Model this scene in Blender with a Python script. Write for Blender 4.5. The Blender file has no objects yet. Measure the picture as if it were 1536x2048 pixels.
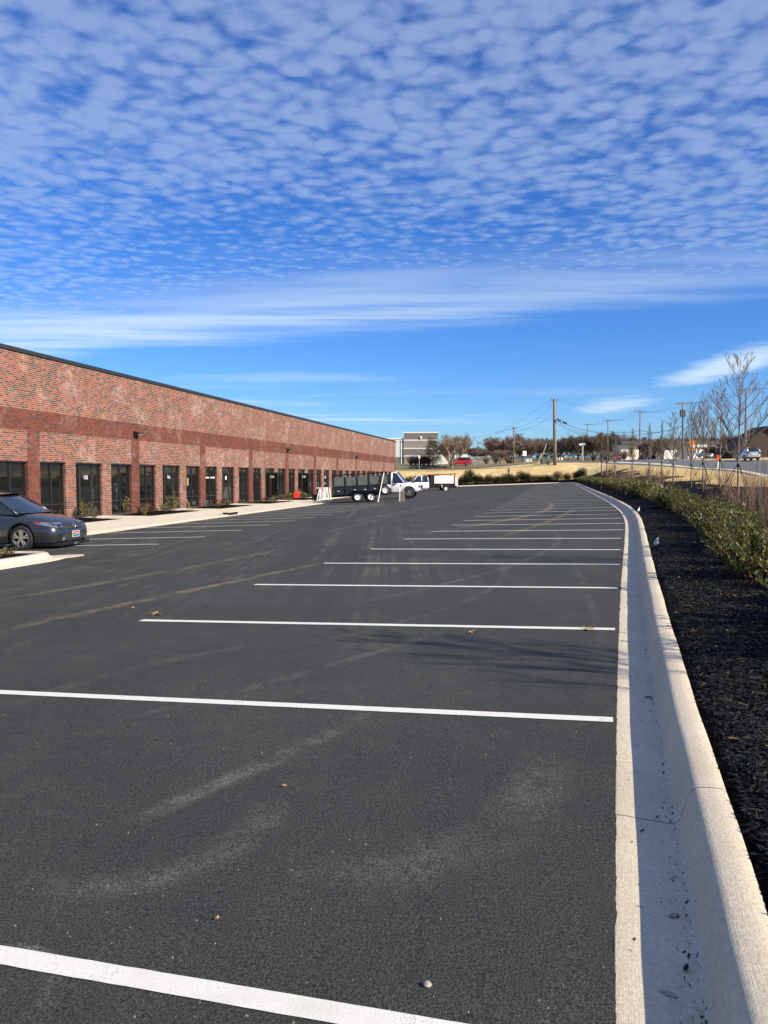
import bpy, bmesh, math, random
import numpy as np
from mathutils import Vector, Matrix
random.seed(7)
C = bpy.data.collections.new('scene'); bpy.context.scene.collection.children.link(C)
PI = math.pi
# ---------------------------------------------------------------- camera model (metres, eye at height 0; lifted at the end)
F, PCX, PCY = 1538.0, 768.0, 1024.0
TILT = math.atan(72/F)
CT, ST = math.cos(TILT), math.sin(TILT)
def ray(px, py):
    x = (px-PCX)/F; y = -(py-PCY)/F
    return Vector((x, CT+y*ST, -ST+y*CT))
def at(px, py, Y):
    r = ray(px, py); return r*(Y/r.y)
def atz(px, py, z):
    r = ray(px, py); return r*(z/r.z)
LA, LB, LH = .034, -.0055, 1.46
def lot(x, y): return -LH+LA*x+LB*y
def atlot(px, py, up=0):
    r = ray(px, py); t = (-LH+up)/(r.z-LA*r.x-LB*r.y); return r*t
# ---------------------------------------------------------------- mesh builder
class MB:
    def __init__(s): s.v=[]; s.f=[]; s.uv=None
    def add(s, vs, fs):
        n=len(s.v); s.v+= [tuple(p) for p in vs]; s.f+= [tuple(i+n for i in f) for f in fs]; return s
    def box(s, x0,x1,y0,y1,z0,z1):
        return s.add([(x0,y0,z0),(x1,y0,z0),(x1,y1,z0),(x0,y1,z0),(x0,y0,z1),(x1,y0,z1),(x1,y1,z1),(x0,y1,z1)],
            [(0,3,2,1),(4,5,6,7),(0,1,5,4),(1,2,6,5),(2,3,7,6),(3,0,4,7)])
    def obox(s, a, b, w, h):      # bar from a to b, section w x h
        a=Vector(a); b=Vector(b); d=(b-a).normalized()
        up=Vector((0,0,1)) if abs(d.z)<.95 else Vector((0,1,0))
        r=d.cross(up).normalized()*w/2; u=r.cross(d).normalized()*h/2
        P=[a-r-u,a+r-u,a+r+u,a-r+u,b-r-u,b+r-u,b+r+u,b-r+u]
        return s.add(P,[(3,2,1,0),(4,5,6,7),(0,1,5,4),(1,2,6,5),(2,3,7,6),(3,0,4,7)])
    def tube(s, pts, rad, n=6, cap=True):
        pts=[Vector(p) for p in pts]
        if not hasattr(rad,'__len__'): rad=[rad]*len(pts)
        vs=[]; fs=[]
        for i,p in enumerate(pts):
            d=(pts[min(i+1,len(pts)-1)]-pts[max(i-1,0)]).normalized()
            a=Vector((0,0,1)) if abs(d.z)<.9 else Vector((1,0,0))
            x=d.cross(a).normalized(); y=d.cross(x)
            for k in range(n):
                t=2*PI*k/n; vs.append(p+(x*math.cos(t)+y*math.sin(t))*rad[i])
        for i in range(len(pts)-1):
            for k in range(n):
                fs.append((i*n+k,i*n+(k+1)%n,(i+1)*n+(k+1)%n,(i+1)*n+k))
        if cap: fs.append(tuple(range(n))[::-1]); fs.append(tuple(range((len(pts)-1)*n,len(pts)*n)))
        return s.add(vs,fs)
    def lathe(s, prof, axis='z', n=24, o=(0,0,0)):
        vs=[]; fs=[]; m=len(prof)
        for k in range(n):
            t=2*PI*k/n
            for r,h in prof:
                a,b=r*math.cos(t),r*math.sin(t)
                p=(a,b,h) if axis=='z' else ((a,h,b) if axis=='y' else (h,a,b))
                vs.append((p[0]+o[0],p[1]+o[1],p[2]+o[2]))
        for k in range(n):
            for i in range(m-1):
                k2=(k+1)%n; fs.append((k*m+i,k2*m+i,k2*m+i+1,k*m+i+1))
        return s.add(vs,fs)
    def grid(s, rows):
        m=len(rows[0]); vs=[p for r in rows for p in r]
        return s.add(vs,[(i*m+j,i*m+j+1,(i+1)*m+j+1,(i+1)*m+j) for i in range(len(rows)-1) for j in range(m-1)])
    def patch(s, A,B,Cc,D,n=6,m=6,bul=(0,0,0)):  # A-B bottom, D-C top; bulge across A-B
        A,B,Cc,D,bul=map(Vector,(A,B,Cc,D,bul)); rows=[]
        for j in range(m+1):
            t=j/m; rows.append([(A.lerp(D,t)).lerp(B.lerp(Cc,t),i/n)+bul*4*(i/n)*(1-i/n) for i in range(n+1)])
        return s.grid(rows)
    def prism(s, poly, y0, y1, plane='xz'):
        n=len(poly); f=lambda p,h:(p[0],h,p[1]) if plane=='xz' else (p[0],p[1],h)
        return s.add([f(p,y0) for p in poly]+[f(p,y1) for p in poly],
            [tuple(range(n)),tuple(range(n,2*n))[::-1]]+[(i,(i+1)%n,n+(i+1)%n,n+i) for i in range(n)])
    def xf(s, M):
        s.v=[tuple(M@Vector(p)) for p in s.v]; return s
    def build(s, name, mat, parent=None, smooth=False, fix=True, bevel=0, subs=0, loc=None, rot=None):
        me=bpy.data.meshes.new(name); me.from_pydata(s.v,[],s.f)
        if fix:
            bm=bmesh.new(); bm.from_mesh(me); bmesh.ops.recalc_face_normals(bm,faces=bm.faces); bm.to_mesh(me); bm.free()
        if smooth: me.polygons.foreach_set('use_smooth',[True]*len(me.polygons))
        if s.uv is not None:
            l=me.uv_layers.new(name='uv'); 
            for lp in me.loops: l.data[lp.index].uv=s.uv[lp.vertex_index]
        me.materials.append(mat); o=bpy.data.objects.new(name,me); C.objects.link(o)
        if parent is not None: o.parent=parent
        if bevel:
            m=o.modifiers.new('b','BEVEL'); m.width=bevel; m.segments=2; m.limit_method='ANGLE'; m.angle_limit=.7
        if subs:
            m=o.modifiers.new('s','SUBSURF'); m.levels=m.render_levels=subs
        if loc: o.location=loc
        if rot: o.rotation_euler=rot
        return o
def tag(o, label=None, cat=None, group=None, kind=None):
    if label: o['label']=label
    if cat: o['category']=cat
    if group: o['group']=group
    if kind: o['kind']=kind
    return o
def thing(name, label, cat, loc=(0,0,0), rz=0, group=None):
    o=bpy.data.objects.new(name,None); C.objects.link(o); o.empty_display_size=.2
    o.location=loc; o.rotation_euler=(0,0,rz); return tag(o,label,cat,group)
def copy_tree(o, parent=None):
    c=o.copy(); C.objects.link(c)
    if parent is not None: c.parent=parent
    for ch in list(o.children): copy_tree(ch,c)
    return c
# ---------------------------------------------------------------- materials
def mat(name, col, rough=.6, metal=0, spec=.5, var=0, vscale=5, bump=0, bscale=40, coat=0, col2=None, stretch=None, alpha=None):
    m=bpy.data.materials.new(name); m.use_nodes=True; nt=m.node_tree; N=nt.nodes; L=nt.links
    b=N['Principled BSDF']; b.inputs['Base Color'].default_value=(*col,1); b.inputs['Roughness'].default_value=rough
    b.inputs['Metallic'].default_value=metal; b.inputs['Specular IOR Level'].default_value=spec
    if coat: b.inputs['Coat Weight'].default_value=coat; b.inputs['Coat Roughness'].default_value=.04
    if var or bump or col2:
        tc=N.new('ShaderNodeTexCoord'); src=tc.outputs['Object']
        if stretch:
            mp=N.new('ShaderNodeMapping'); mp.inputs['Scale'].default_value=stretch; L.new(src,mp.inputs[0]); src=mp.outputs[0]
    if var or col2:
        n=N.new('ShaderNodeTexNoise'); n.inputs['Scale'].default_value=vscale; n.inputs['Detail'].default_value=8; n.inputs['Roughness'].default_value=.65; L.new(src,n.inputs['Vector'])
        r=N.new('ShaderNodeValToRGB'); r.color_ramp.elements[0].position=.32; r.color_ramp.elements[1].position=.68
        c2=col2 or tuple(min(1,c*(1+var)) for c in col); c1=col if col2 else tuple(c*(1-var) for c in col)
        r.color_ramp.elements[0].color=(*c1,1); r.color_ramp.elements[1].color=(*c2,1)
        L.new(n.outputs['Fac'],r.inputs[0]); L.new(r.outputs[0],b.inputs['Base Color'])
    if bump:
        n2=N.new('ShaderNodeTexNoise'); n2.inputs['Scale'].default_value=bscale; n2.inputs['Detail'].default_value=4; L.new(src,n2.inputs['Vector'])
        bp=N.new('ShaderNodeBump'); bp.inputs['Strength'].default_value=bump; bp.inputs['Distance'].default_value=.02
        L.new(n2.outputs['Fac'],bp.inputs['Height']); L.new(bp.outputs[0],b.inputs['Normal'])
    return m
class NG:   # terse node graph
    def __init__(s, m): s.m=m; m.use_nodes=True; s.N=m.node_tree.nodes; s.L=m.node_tree.links; s.b=s.N.get('Principled BSDF')
    def val(s, sock, v):
        if isinstance(v,bpy.types.NodeSocket): s.L.new(v,sock)
        elif v is not None:
            try: sock.default_value=v
            except Exception: sock.default_value=(*v,1)
    def m_(s, op, a, b=None, c=None, clamp=False):
        n=s.N.new('ShaderNodeMath'); n.operation=op; n.use_clamp=clamp
        for i,v in enumerate((a,b,c)):
            if v is not None: s.val(n.inputs[i],v)
        return n.outputs[0]
    def v_(s, op, a, b=None):
        n=s.N.new('ShaderNodeVectorMath'); n.operation=op; s.val(n.inputs[0],a)
        if b is not None: s.val(n.inputs[1],b)
        return n.outputs['Value'] if op in('LENGTH','DISTANCE','DOT_PRODUCT') else n.outputs[0]
    def noise(s, vec, scale, det=4, rough=.5, dist=0, out='Fac'):
        n=s.N.new('ShaderNodeTexNoise'); s.val(n.inputs['Vector'],vec); n.inputs['Scale'].default_value=scale
        n.inputs['Detail'].default_value=det; n.inputs['Roughness'].default_value=rough; n.inputs['Distortion'].default_value=dist
        return n.outputs[out]
    def voro(s, vec, scale, feat='F1', out='Distance', rnd=1, smooth=None):
        n=s.N.new('ShaderNodeTexVoronoi'); n.feature=feat; s.val(n.inputs['Vector'],vec); n.inputs['Scale'].default_value=scale; n.inputs['Randomness'].default_value=rnd
        if smooth is not None: n.inputs['Smoothness'].default_value=smooth
        return n.outputs[out]
    def ss(s, x, a, b, lo=0, hi=1):   # smoothstep
        n=s.N.new('ShaderNodeMapRange'); n.interpolation_type='SMOOTHSTEP'; s.val(n.inputs[0],x)
        for i,v in enumerate((a,b,lo,hi)): s.val(n.inputs[i+1],v)
        return n.outputs[0]
    def ramp(s, x, els):
        n=s.N.new('ShaderNodeValToRGB'); cr=n.color_ramp; s.val(n.inputs[0],x)
        while len(cr.elements)<len(els): cr.elements.new(.5)
        for e,(p,c) in zip(cr.elements,els): e.position=p; e.color=(*c,1) if len(c)==3 else c
        return n.outputs[0]
    def mix(s, f, a, b, typ='MIX'):
        n=s.N.new('ShaderNodeMix'); n.data_type='RGBA'; n.blend_type=typ; s.val(n.inputs[0],f)
        for i,v in ((6,a),(7,b)):
            s.val(n.inputs[i],(*v,1) if isinstance(v,tuple) and len(v)==3 else v)
        return n.outputs[2]
    def sep(s, v):
        n=s.N.new('ShaderNodeSeparateXYZ'); s.val(n.inputs[0],v); return n.outputs
    def comb(s, x,y,z=0):
        n=s.N.new('ShaderNodeCombineXYZ')
        for i,v in enumerate((x,y,z)): s.val(n.inputs[i],v)
        return n.outputs[0]
    def mapping(s, v, loc=(0,0,0), rot=(0,0,0), sc=(1,1,1)):
        n=s.N.new('ShaderNodeMapping'); s.val(n.inputs[0],v); n.inputs[1].default_value=loc; n.inputs[2].default_value=rot; n.inputs[3].default_value=sc; return n.outputs[0]
    def tc(s, out='Object'):
        n=s.N.new('ShaderNodeTexCoord'); return n.outputs[out]
    def bump(s, h, st=.5, d=.01, nrm=None):
        n=s.N.new('ShaderNodeBump'); n.inputs['Strength'].default_value=st; n.inputs['Distance'].default_value=d; s.val(n.inputs['Height'],h)
        if nrm is not None: s.L.new(nrm,n.inputs['Normal'])
        return n.outputs[0]
def newmat(name, rough=.7, spec=.3):
    m=bpy.data.materials.new(name); g=NG(m); g.b=g.N['Principled BSDF']; g.b.inputs['Roughness'].default_value=rough; g.b.inputs['Specular IOR Level'].default_value=spec
    return m,g
# asphalt with dust tracks -------------------------------------------------
def asphalt():
    m,g=newmat('asphalt',.85,.22); P=g.tc(); 
    big=g.noise(P,.35,5,.6); mid=g.noise(P,3,6,.7); fine=g.noise(P,120,3,.8); grit=g.voro(P,170)
    base=g.ramp(g.m_('ADD',g.m_('MULTIPLY',big,.5),g.m_('MULTIPLY',mid,.5)),[(.33,(.035,.036,.033)),(.5,(.045,.046,.042)),(.68,(.061,.061,.055))])
    fm=g.ss(fine,.33,.72,.35,2.0); col=g.mix(1,base,g.comb(fm,fm,fm),'MULTIPLY')
    # faint bright stones
    st=g.ss(g.voro(P,28),.09,.05); rr=g.ss(g.noise(P,11,2),.6,.68); col=g.mix(g.m_('MULTIPLY',st,g.m_('MULTIPLY',rr,.75)),col,(.35,.32,.26))
    # lengthwise scuffs along the driving aisle
    def streak(rot,sx,sy,scale,lo,hi,amt,c,col):
        v=g.mapping(P,rot=(0,0,rot),sc=(sx,sy,1)); n=g.noise(v,scale,5,.6,.2)
        k=g.m_('MULTIPLY',g.ss(n,lo,hi),g.ss(g.noise(P,1.1,4),.42,.62,.15,1)); k=g.m_('MULTIPLY',k,g.ss(fine,.3,.7,.3,1.3)); k=g.m_('MULTIPLY',k,g.ss(g.sep(P)[1],5,13,.04,1)); k=g.m_('MULTIPLY',k,g.ss(g.sep(P)[0],3.5,-1,.3,1))
        return g.mix(g.m_('MULTIPLY',k,amt,clamp=True),col,c)
    col=streak(math.radians(24),5.5,.10,1,.48,.74,.42,(.19,.17,.14),col)
    col=streak(math.radians(36),7,.16,1,.52,.76,.26,(.16,.148,.125),col)
    col=streak(math.radians(17),6,.06,1,.48,.72,.40,(.21,.185,.145),col)
    # dusty tyre arcs (big circles)
    sx=g.sep(P)
    def arc(a,b,c3,w,amt,c,col):       # circle through three lot points
        ax,ay=a[:2];bx,by=b[:2];cx,cy=c3[:2]; d=2*(ax*(by-cy)+bx*(cy-ay)+cx*(ay-by))
        ux=((ax*ax+ay*ay)*(by-cy)+(bx*bx+by*by)*(cy-ay)+(cx*cx+cy*cy)*(ay-by))/d
        uy=((ax*ax+ay*ay)*(cx-bx)+(bx*bx+by*by)*(ax-cx)+(cx*cx+cy*cy)*(bx-ax))/d
        r=math.hypot(ax-ux,ay-uy)
        flat=g.comb(sx[0],sx[1],0); wob=g.m_('MULTIPLY',g.m_('SUBTRACT',g.noise(P,.8,3),.5),w*1.2)
        dd=g.m_('ABSOLUTE',g.m_('ADD',g.m_('SUBTRACT',g.v_('DISTANCE',flat,(ux,uy,0)),r),wob))
        k=g.ss(dd,w,w*.15)
        mid=(Vector((ax,ay,0))+Vector((cx,cy,0)))/2; R=(Vector((ax,ay,0))-Vector((cx,cy,0))).length/2
        k=g.m_('MULTIPLY',k,g.ss(g.v_('DISTANCE',flat,tuple(mid)),R*1.12,R*.75))
        k=g.m_('MULTIPLY',k,g.ss(g.noise(P,2.6,7,.8),.40,.66,.05,1)); k=g.m_('MULTIPLY',k,g.ss(g.noise(P,34,5,.8),.36,.64,.35,1.1)); k=g.m_('MULTIPLY',k,g.ss(fine,.38,.60,.1,1.5))
        return g.mix(g.m_('MULTIPLY',k,amt*1.9,clamp=True),col,c)
    def A(pts,w,amt,c):
        nonlocal col
        p=[atlot(*q) for q in pts]; col=arc(p[0],p[1],p[2],w,amt,c,col)
    tan=(.26,.21,.13); gry=(.15,.145,.13)
    A([(0,1262),(330,1193),(640,1128)],.16,.62,tan)
    A([(0,1200),(300,1150),(560,1100)],.2,.4,tan)
    A([(280,1640),(560,1520),(730,1430)],.10,.72,gry)
    A([(700,1210),(960,1150),(1100,1060)],.10,.45,gry)
    A([(560,1300),(900,1215),(1000,1130)],.08,.35,gry)
    A([(900,1060),(1040,1035),(1095,1005)],.22,.75,(.30,.23,.12))
    A([(1000,1075),(1100,1042),(1150,1018)],.16,.5,(.30,.23,.12))
    A([(700,1045),(860,1014),(1080,984)],.22,.6,tan)
    A([(620,1075),(800,1030),(960,1003)],.2,.5,gry)
    A([(60,1780),(330,1750),(560,1600)],.14,.42,gry)
    A([(600,1790),(900,1700),(1080,1500)],.22,.34,gry)
    A([(1150,1130),(1180,1200),(1210,1300)],.06,.3,gry)
    A([(250,1440),(560,1360),(900,1260)],.09,.4,gry)
    A([(0,1900),(110,1960),(60,2048)],.05,.6,gry)
    A([(0,1420),(260,1340),(520,1290)],.12,.3,gry)
    g.val(g.b.inputs['Base Color'],col)
    h=g.m_('ADD',g.m_('MULTIPLY',grit,.5),fine); g.val(g.b.inputs['Normal'],g.bump(h,.55,.008))
    g.val(g.b.inputs['Roughness'],g.ss(mid,.3,.7,.78,.93))
    return m
def concrete(name, c1, c2, broom=True, joint=None, rot=0):
    m,g=newmat(name,.85,.3); P=g.tc(); uv=g.tc('UV')
    n=g.noise(P,1.6,7,.7); col=g.ramp(n,[(.3,c1),(.7,c2)])
    sp=g.noise(P,60,3,.7); k=g.ss(sp,.3,.7,.86,1.1); col=g.mix(1,col,g.comb(k,k,k),'MULTIPLY')
    dk=g.ss(g.noise(P,9,5,.7),.66,.74,0,.35); col=g.mix(dk,col,(c1[0]*.55,c1[1]*.52,c1[2]*.48))
    if joint:
        s=g.sep(uv)
        w=g.m_('ADD',g.m_('ADD',s[0],1.32),g.m_('MULTIPLY',g.m_('SUBTRACT',g.noise(P,7,3),.5),.03))
        fr=g.m_('ABSOLUTE',g.m_('SUBTRACT',g.m_('FRACT',g.m_('DIVIDE',w,joint)),.5))
        j=g.ss(fr,.007/joint*1.2,.0); col=g.mix(g.m_('MULTIPLY',j,.8),col,(.03,.03,.03))
    g.val(g.b.inputs['Base Color'],col)
    if broom:
        v=g.mapping(uv,sc=(5,190,1)); b=g.noise(v,1,3,.6); h=g.m_('ADD',g.m_('MULTIPLY',b,.45),g.m_('MULTIPLY',g.noise(P,110,4,.7),.9))
    else: h=g.noise(P,90,4,.7)
    g.val(g.b.inputs['Normal'],g.bump(h,.55,.006)); return m
def brick(name, ramp, mortar, stain=.55, vs=1):
    m,g=newmat(name,.88,.15); P=g.sep(g.tc()); vec=g.comb(g.m_('ADD',P[0],P[1]),P[2],0)
    b=g.N.new('ShaderNodeTexBrick'); g.val(b.inputs['Vector'],vec); b.offset=.5
    b.inputs['Color1'].default_value=(1,1,1,1); b.inputs['Color2'].default_value=(0,0,0,1); b.inputs['Mortar'].default_value=(.5,.5,.5,1)
    b.inputs['Scale'].default_value=1; b.inputs['Mortar Size'].default_value=.0095; b.inputs['Mortar Smooth'].default_value=.1; b.inputs['Bias'].default_value=0
    b.inputs['Brick Width'].default_value=.2032; b.inputs['Row Height'].default_value=.0813
    rnd=g.m_('ADD',b.outputs['Color'],g.m_('MULTIPLY',g.m_('SUBTRACT',g.noise(vec,.8,3,.6),.5),.40))
    col=g.ramp(rnd,ramp); nz=g.noise(vec,45,3,.7); k=g.ss(nz,.3,.7,.75,1.2); col=g.mix(1,col,g.comb(k,k,k),'MULTIPLY')
    col=g.mix(b.outputs['Fac'],col,mortar)
    if stain:
        far=g.noise(vec,.55,6,.75); s=g.m_('MULTIPLY',g.ss(far,.48,.66),g.ss(g.noise(vec,4,6,.8),.38,.64)); 
        col=g.mix(g.m_('MULTIPLY',s,stain),col,(.66,.54,.48))
    g.val(g.b.inputs['Base Color'],col)
    g.val(g.b.inputs['Normal'],g.bump(g.m_('SUBTRACT',g.m_('MULTIPLY',nz,.3),b.outputs['Fac']),.6,.012)); return m
def straw():
    m,g=newmat('straw_grass',.95,.05); P=g.tc()
    a=g.noise(P,.25,5,.65); b=g.noise(g.mapping(P,sc=(1,1.0,1)),9,6,.75); c=g.noise(P,60,4,.8)
    f=g.m_('ADD',g.m_('MULTIPLY',a,.45),g.m_('ADD',g.m_('MULTIPLY',b,.35),g.m_('MULTIPLY',c,.2)))
    col=g.ramp(f,[(.34,(.36,.25,.10)),(.44,(.60,.44,.19)),(.55,(.76,.57,.28)),(.66,(.84,.67,.37))])
    # winter-green old turf further off
    y=g.sep(P)[1]; gr=g.ramp(g.m_('ADD',g.m_('MULTIPLY',b,.6),g.m_('MULTIPLY',c,.4)),[(.35,(.17,.14,.06)),(.65,(.34,.27,.13))])
    k=g.ss(g.m_('ADD',y,g.m_('MULTIPLY',g.m_('SUBTRACT',a,.5),10)),144,148); col=g.mix(k,col,gr)
    g.val(g.b.inputs['Base Color'],col); g.val(g.b.inputs['Normal'],g.bump(g.m_('ADD',b,c),1,.08)); return m
def mulch():
    m,g=newmat('mulch',.9,.1); P=g.tc()
    a=g.voro(g.mapping(P,rot=(0,0,.4),sc=(1,2.6,1)),26,out='Color'); d=g.voro(g.mapping(P,rot=(0,0,.4),sc=(1,2.6,1)),26)
    a2=g.voro(g.mapping(P,rot=(0,0,-.9),sc=(1,3,1)),34,out='Color')
    r=g.sep(a)[0]; r2=g.sep(a2)[0]; f=g.m_('MULTIPLY',r,r2)
    col=g.ramp(f,[(0,(.004,.004,.004)),(.5,(.012,.011,.011)),(.85,(.022,.021,.020)),(.985,(.09,.07,.05))])
    g.val(g.b.inputs['Base Color'],col); g.val(g.b.inputs['Normal'],g.bump(g.m_('ADD',g.m_('ADD',r,r2),d),1,.05)); return m
def leafm(name, cols, rough=.35, spec=.5, trans=.15):
    m,g=newmat(name,rough,spec); oi=g.N.new('ShaderNodeObjectInfo'); ge=g.N.new('ShaderNodeNewGeometry')
    col=g.ramp(ge.outputs['Random Per Island'],[(i/(len(cols)-1),c) for i,c in enumerate(cols)])
    k=g.ss(oi.outputs['Random'],0,1,.8,1.2); col=g.mix(1,col,g.comb(k,k,k),'MULTIPLY')
    g.val(g.b.inputs['Base Color'],col)
    if trans:
        t=g.N.new('ShaderNodeBsdfTranslucent'); g.val(t.inputs['Color'],col); mx=g.N.new('ShaderNodeMixShader'); mx.inputs[0].default_value=trans
        g.L.new(g.b.outputs[0],mx.inputs[1]); g.L.new(t.outputs[0],mx.inputs[2]); g.L.new(mx.outputs[0],g.N['Material Output'].inputs[0])
    return m
M={}
M['asphalt']=asphalt()
M['road']=mat('road_asphalt',(.115,.115,.118),.9,var=.18,vscale=2,bump=.3,bscale=80)
M['oldroad']=mat('worn_side_road',(.15,.135,.105),.9,var=.15,vscale=.6)
M['curb']=concrete('curb_concrete',(.50,.43,.32),(.61,.54,.42),True,3.05)
M['walk']=concrete('sidewalk_concrete',(.56,.50,.38),(.68,.62,.49),False)
M['paint']=mat('stripe_paint',(.74,.72,.66),.75,var=.06,vscale=9,bump=.18,bscale=160)
def paint():
    m,g=newmat('stripe_paint',.75,.3); P=g.tc(); f=g.noise(P,140,3,.8); q=g.noise(P,6,5,.7)
    k=g.m_('ADD',g.m_('MULTIPLY',f,.6),g.m_('MULTIPLY',q,.5)); wear=g.ss(k,.60,.72,0,.7)
    col=g.ramp(q,[(.3,(.62,.60,.54)),(.7,(.76,.74,.68))]); col=g.mix(wear,col,(.10,.10,.095)); g.val(g.b.inputs['Base Color'],col); g.val(g.b.inputs['Normal'],g.bump(f,.3,.006)); return m
M['paint']=paint()
M['straw']=straw(); M['mulch']=mulch()
M['chip']=leafm('mulch_chip',[(.005,.004,.004),(.011,.009,.008),(.022,.018,.015),(.035,.029,.024),(.006,.006,.006),(.012,.011,.011),(.008,.008,.008),(.016,.015,.014),(.006,.006,.006),(.01,.01,.01),(.005,.005,.005),(.012,.011,.011),(.006,.006,.006),(.02,.018,.017),(.006,.006,.006),(.008,.008,.008),(.01,.01,.01),(.006,.006,.006),(.17,.11,.06)],.7,.22,0)
M['brick']=brick('red_brick',[(.0,(.048,.040,.039)),(.24,(.065,.048,.045)),(.33,(.14,.044,.034)),(.58,(.225,.062,.044)),(.85,(.29,.095,.066)),(1,(.24,.07,.05))],(.35,.26,.20),.42)
M['brick2']=brick('dark_red_brick',[(0,(.08,.05,.046)),(.25,(.13,.05,.040)),(.5,(.18,.052,.038)),(.8,(.21,.064,.043)),(1,(.19,.056,.038))],(.10,.055,.042),.22)
M['coping']=mat('dark_metal_coping',(.03,.033,.037),.45,.2,.5)
M['bronze']=mat('dark_bronze_frame',(.035,.034,.034),.35,.3,.5)
M['glass']=mat('dark_storefront_glass',(.006,.007,.008),.03,0,1.0,col2=(.014,.014,.013),vscale=.8)
M['white']=mat('white_paint',(.78,.78,.77),.35,coat=.4,var=.04,vscale=3)
M['whiteflat']=mat('white_flat',(.75,.74,.7),.7,var=.08,vscale=6)
M['black']=mat('black_rubber',(.012,.012,.013),.75,var=.3,vscale=20)
M['blackpaint']=mat('black_paint',(.012,.013,.015),.35,var=.3,vscale=4)
M['tgrey']=mat('grey_sheet',(.075,.085,.078),.6,var=.25,vscale=2.2)
M['chrome']=mat('chrome',(.6,.6,.62),.18,1)
M['alloy']=mat('alloy_wheel',(.52,.5,.46),.32,.85)
M['navy']=mat('slate_blue_car_paint',(.040,.042,.048),.26,.55,.5,coat=1)
M['carglass']=mat('car_glass',(.012,.02,.028),.03,0,.8,coat=.6)
M['darktrim']=mat('dark_trim',(.012,.012,.013),.5)
M['lamp']=mat('headlamp_lens',(.26,.27,.29),.10,.55,.8,coat=1)
M['amber']=mat('amber_lens',(.26,.035,.015),.2,coat=1)
M['redlens']=mat('red_lens',(.35,.01,.01),.2,coat=1)
M['red']=mat('red_car_paint',(.42,.012,.02),.3,.1,coat=.8)
M['redframe']=mat('red_brown_steel',(.21,.035,.03),.6,var=.3,vscale=8)
M['redplastic']=mat('red_plastic',(.62,.035,.02),.4)
M['silver']=mat('silver_car_paint',(.52,.55,.58),.3,.4,coat=.8)
M['pole']=mat('weathered_wood_pole',(.19,.165,.14),.9,var=.3,vscale=6,stretch=(8,8,.6))
M['steel']=mat('galvanised_steel',(.36,.37,.37),.5,.5,var=.15)
M['wire']=mat('black_cable',(.02,.02,.022),.6)
M['bark']=mat('young_bark',(.21,.165,.125),.9,var=.35,vscale=12,stretch=(1,1,.3))
M['barkd']=mat('grey_bark',(.16,.13,.105),.9,var=.35,vscale=6)
M['twig']=leafm('winter_twigs',[(.17,.135,.105),(.24,.185,.145),(.30,.24,.19)],.9,.1,0)
M['twigred']=leafm('reddish_winter_twigs',[(.13,.09,.072),(.18,.13,.105),(.23,.175,.145)],.9,.1,0)
M['twigbrown']=leafm('brown_twigs',[(.15,.10,.065),(.22,.145,.095),(.10,.065,.045)],.9,.1,0)
M['laurel']=leafm('laurel_leaves',[(.04,.05,.012),(.09,.105,.022),(.06,.075,.016),(.19,.19,.045),(.32,.29,.085),(.05,.065,.015)],.38,.5,.35)
M['twigwood']=leafm('wood_twigs',[(.09,.068,.052),(.13,.10,.078),(.17,.13,.10),(.10,.095,.06)],.9,.1,0)
M['twigy']=leafm('young_tree_twigs',[(.10,.075,.06),(.15,.115,.09),(.21,.165,.13)],.9,.1,0)
M['cedar']=leafm('cedar_leaves',[(.025,.035,.012),(.05,.06,.022),(.09,.095,.035)],.7,.2,.1)
M['yellowleaf']=leafm('yellowish_leaves',[(.13,.12,.05),(.24,.21,.09),(.07,.08,.03)],.6,.3,.2)
M['redleaf']=leafm('rust_leaves',[(.11,.035,.02),(.2,.07,.035),(.08,.03,.02)],.7,.2,.2)
M['dryleaf']=leafm('dry_leaf',[(.36,.22,.11),(.45,.28,.13)],.7,.2,.1)
M['cream']=mat('cream_wall',(.80,.72,.56),.8,var=.06,vscale=1)
M['greyblock']=mat('grey_block',(.25,.225,.195),.9,var=.2,vscale=2.5,bump=.4,bscale=8)
M['greydark']=mat('dark_grey_block',(.15,.14,.13),.9,var=.15,vscale=2.5)
M['paleband']=mat('pale_band',(.72,.68,.58),.8)
M['ribbed']=mat('off_white_metal_siding',(.6,.62,.6),.6,var=.05)
M['roofd']=mat('dark_shingle_roof',(.028,.024,.023),.9,var=.3,vscale=1.5,bump=.6,bscale=6)
M['roofg']=mat('grey_roof',(.07,.075,.085),.8,var=.15,vscale=1)
M['orange']=mat('orange_sign',(.75,.27,.015),.5,var=.05)
M['green']=mat('green_sign',(.015,.16,.08),.5)
M['signwhite']=mat('sign_white',(.8,.8,.78),.5)
M['orangered']=mat('orange_red_marker',(.75,.09,.03),.5)
M['wood']=mat('raw_lumber',(.5,.38,.22),.8,var=.2,vscale=5)
M['flagwhite']=mat('white_flag_vinyl',(.8,.8,.78),.6)
M['stone']=mat('small_stone',(.3,.28,.24),.9,var=.3,vscale=60)
M['sealant']=mat('pale_sealant',(.34,.19,.13),.8)
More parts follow.
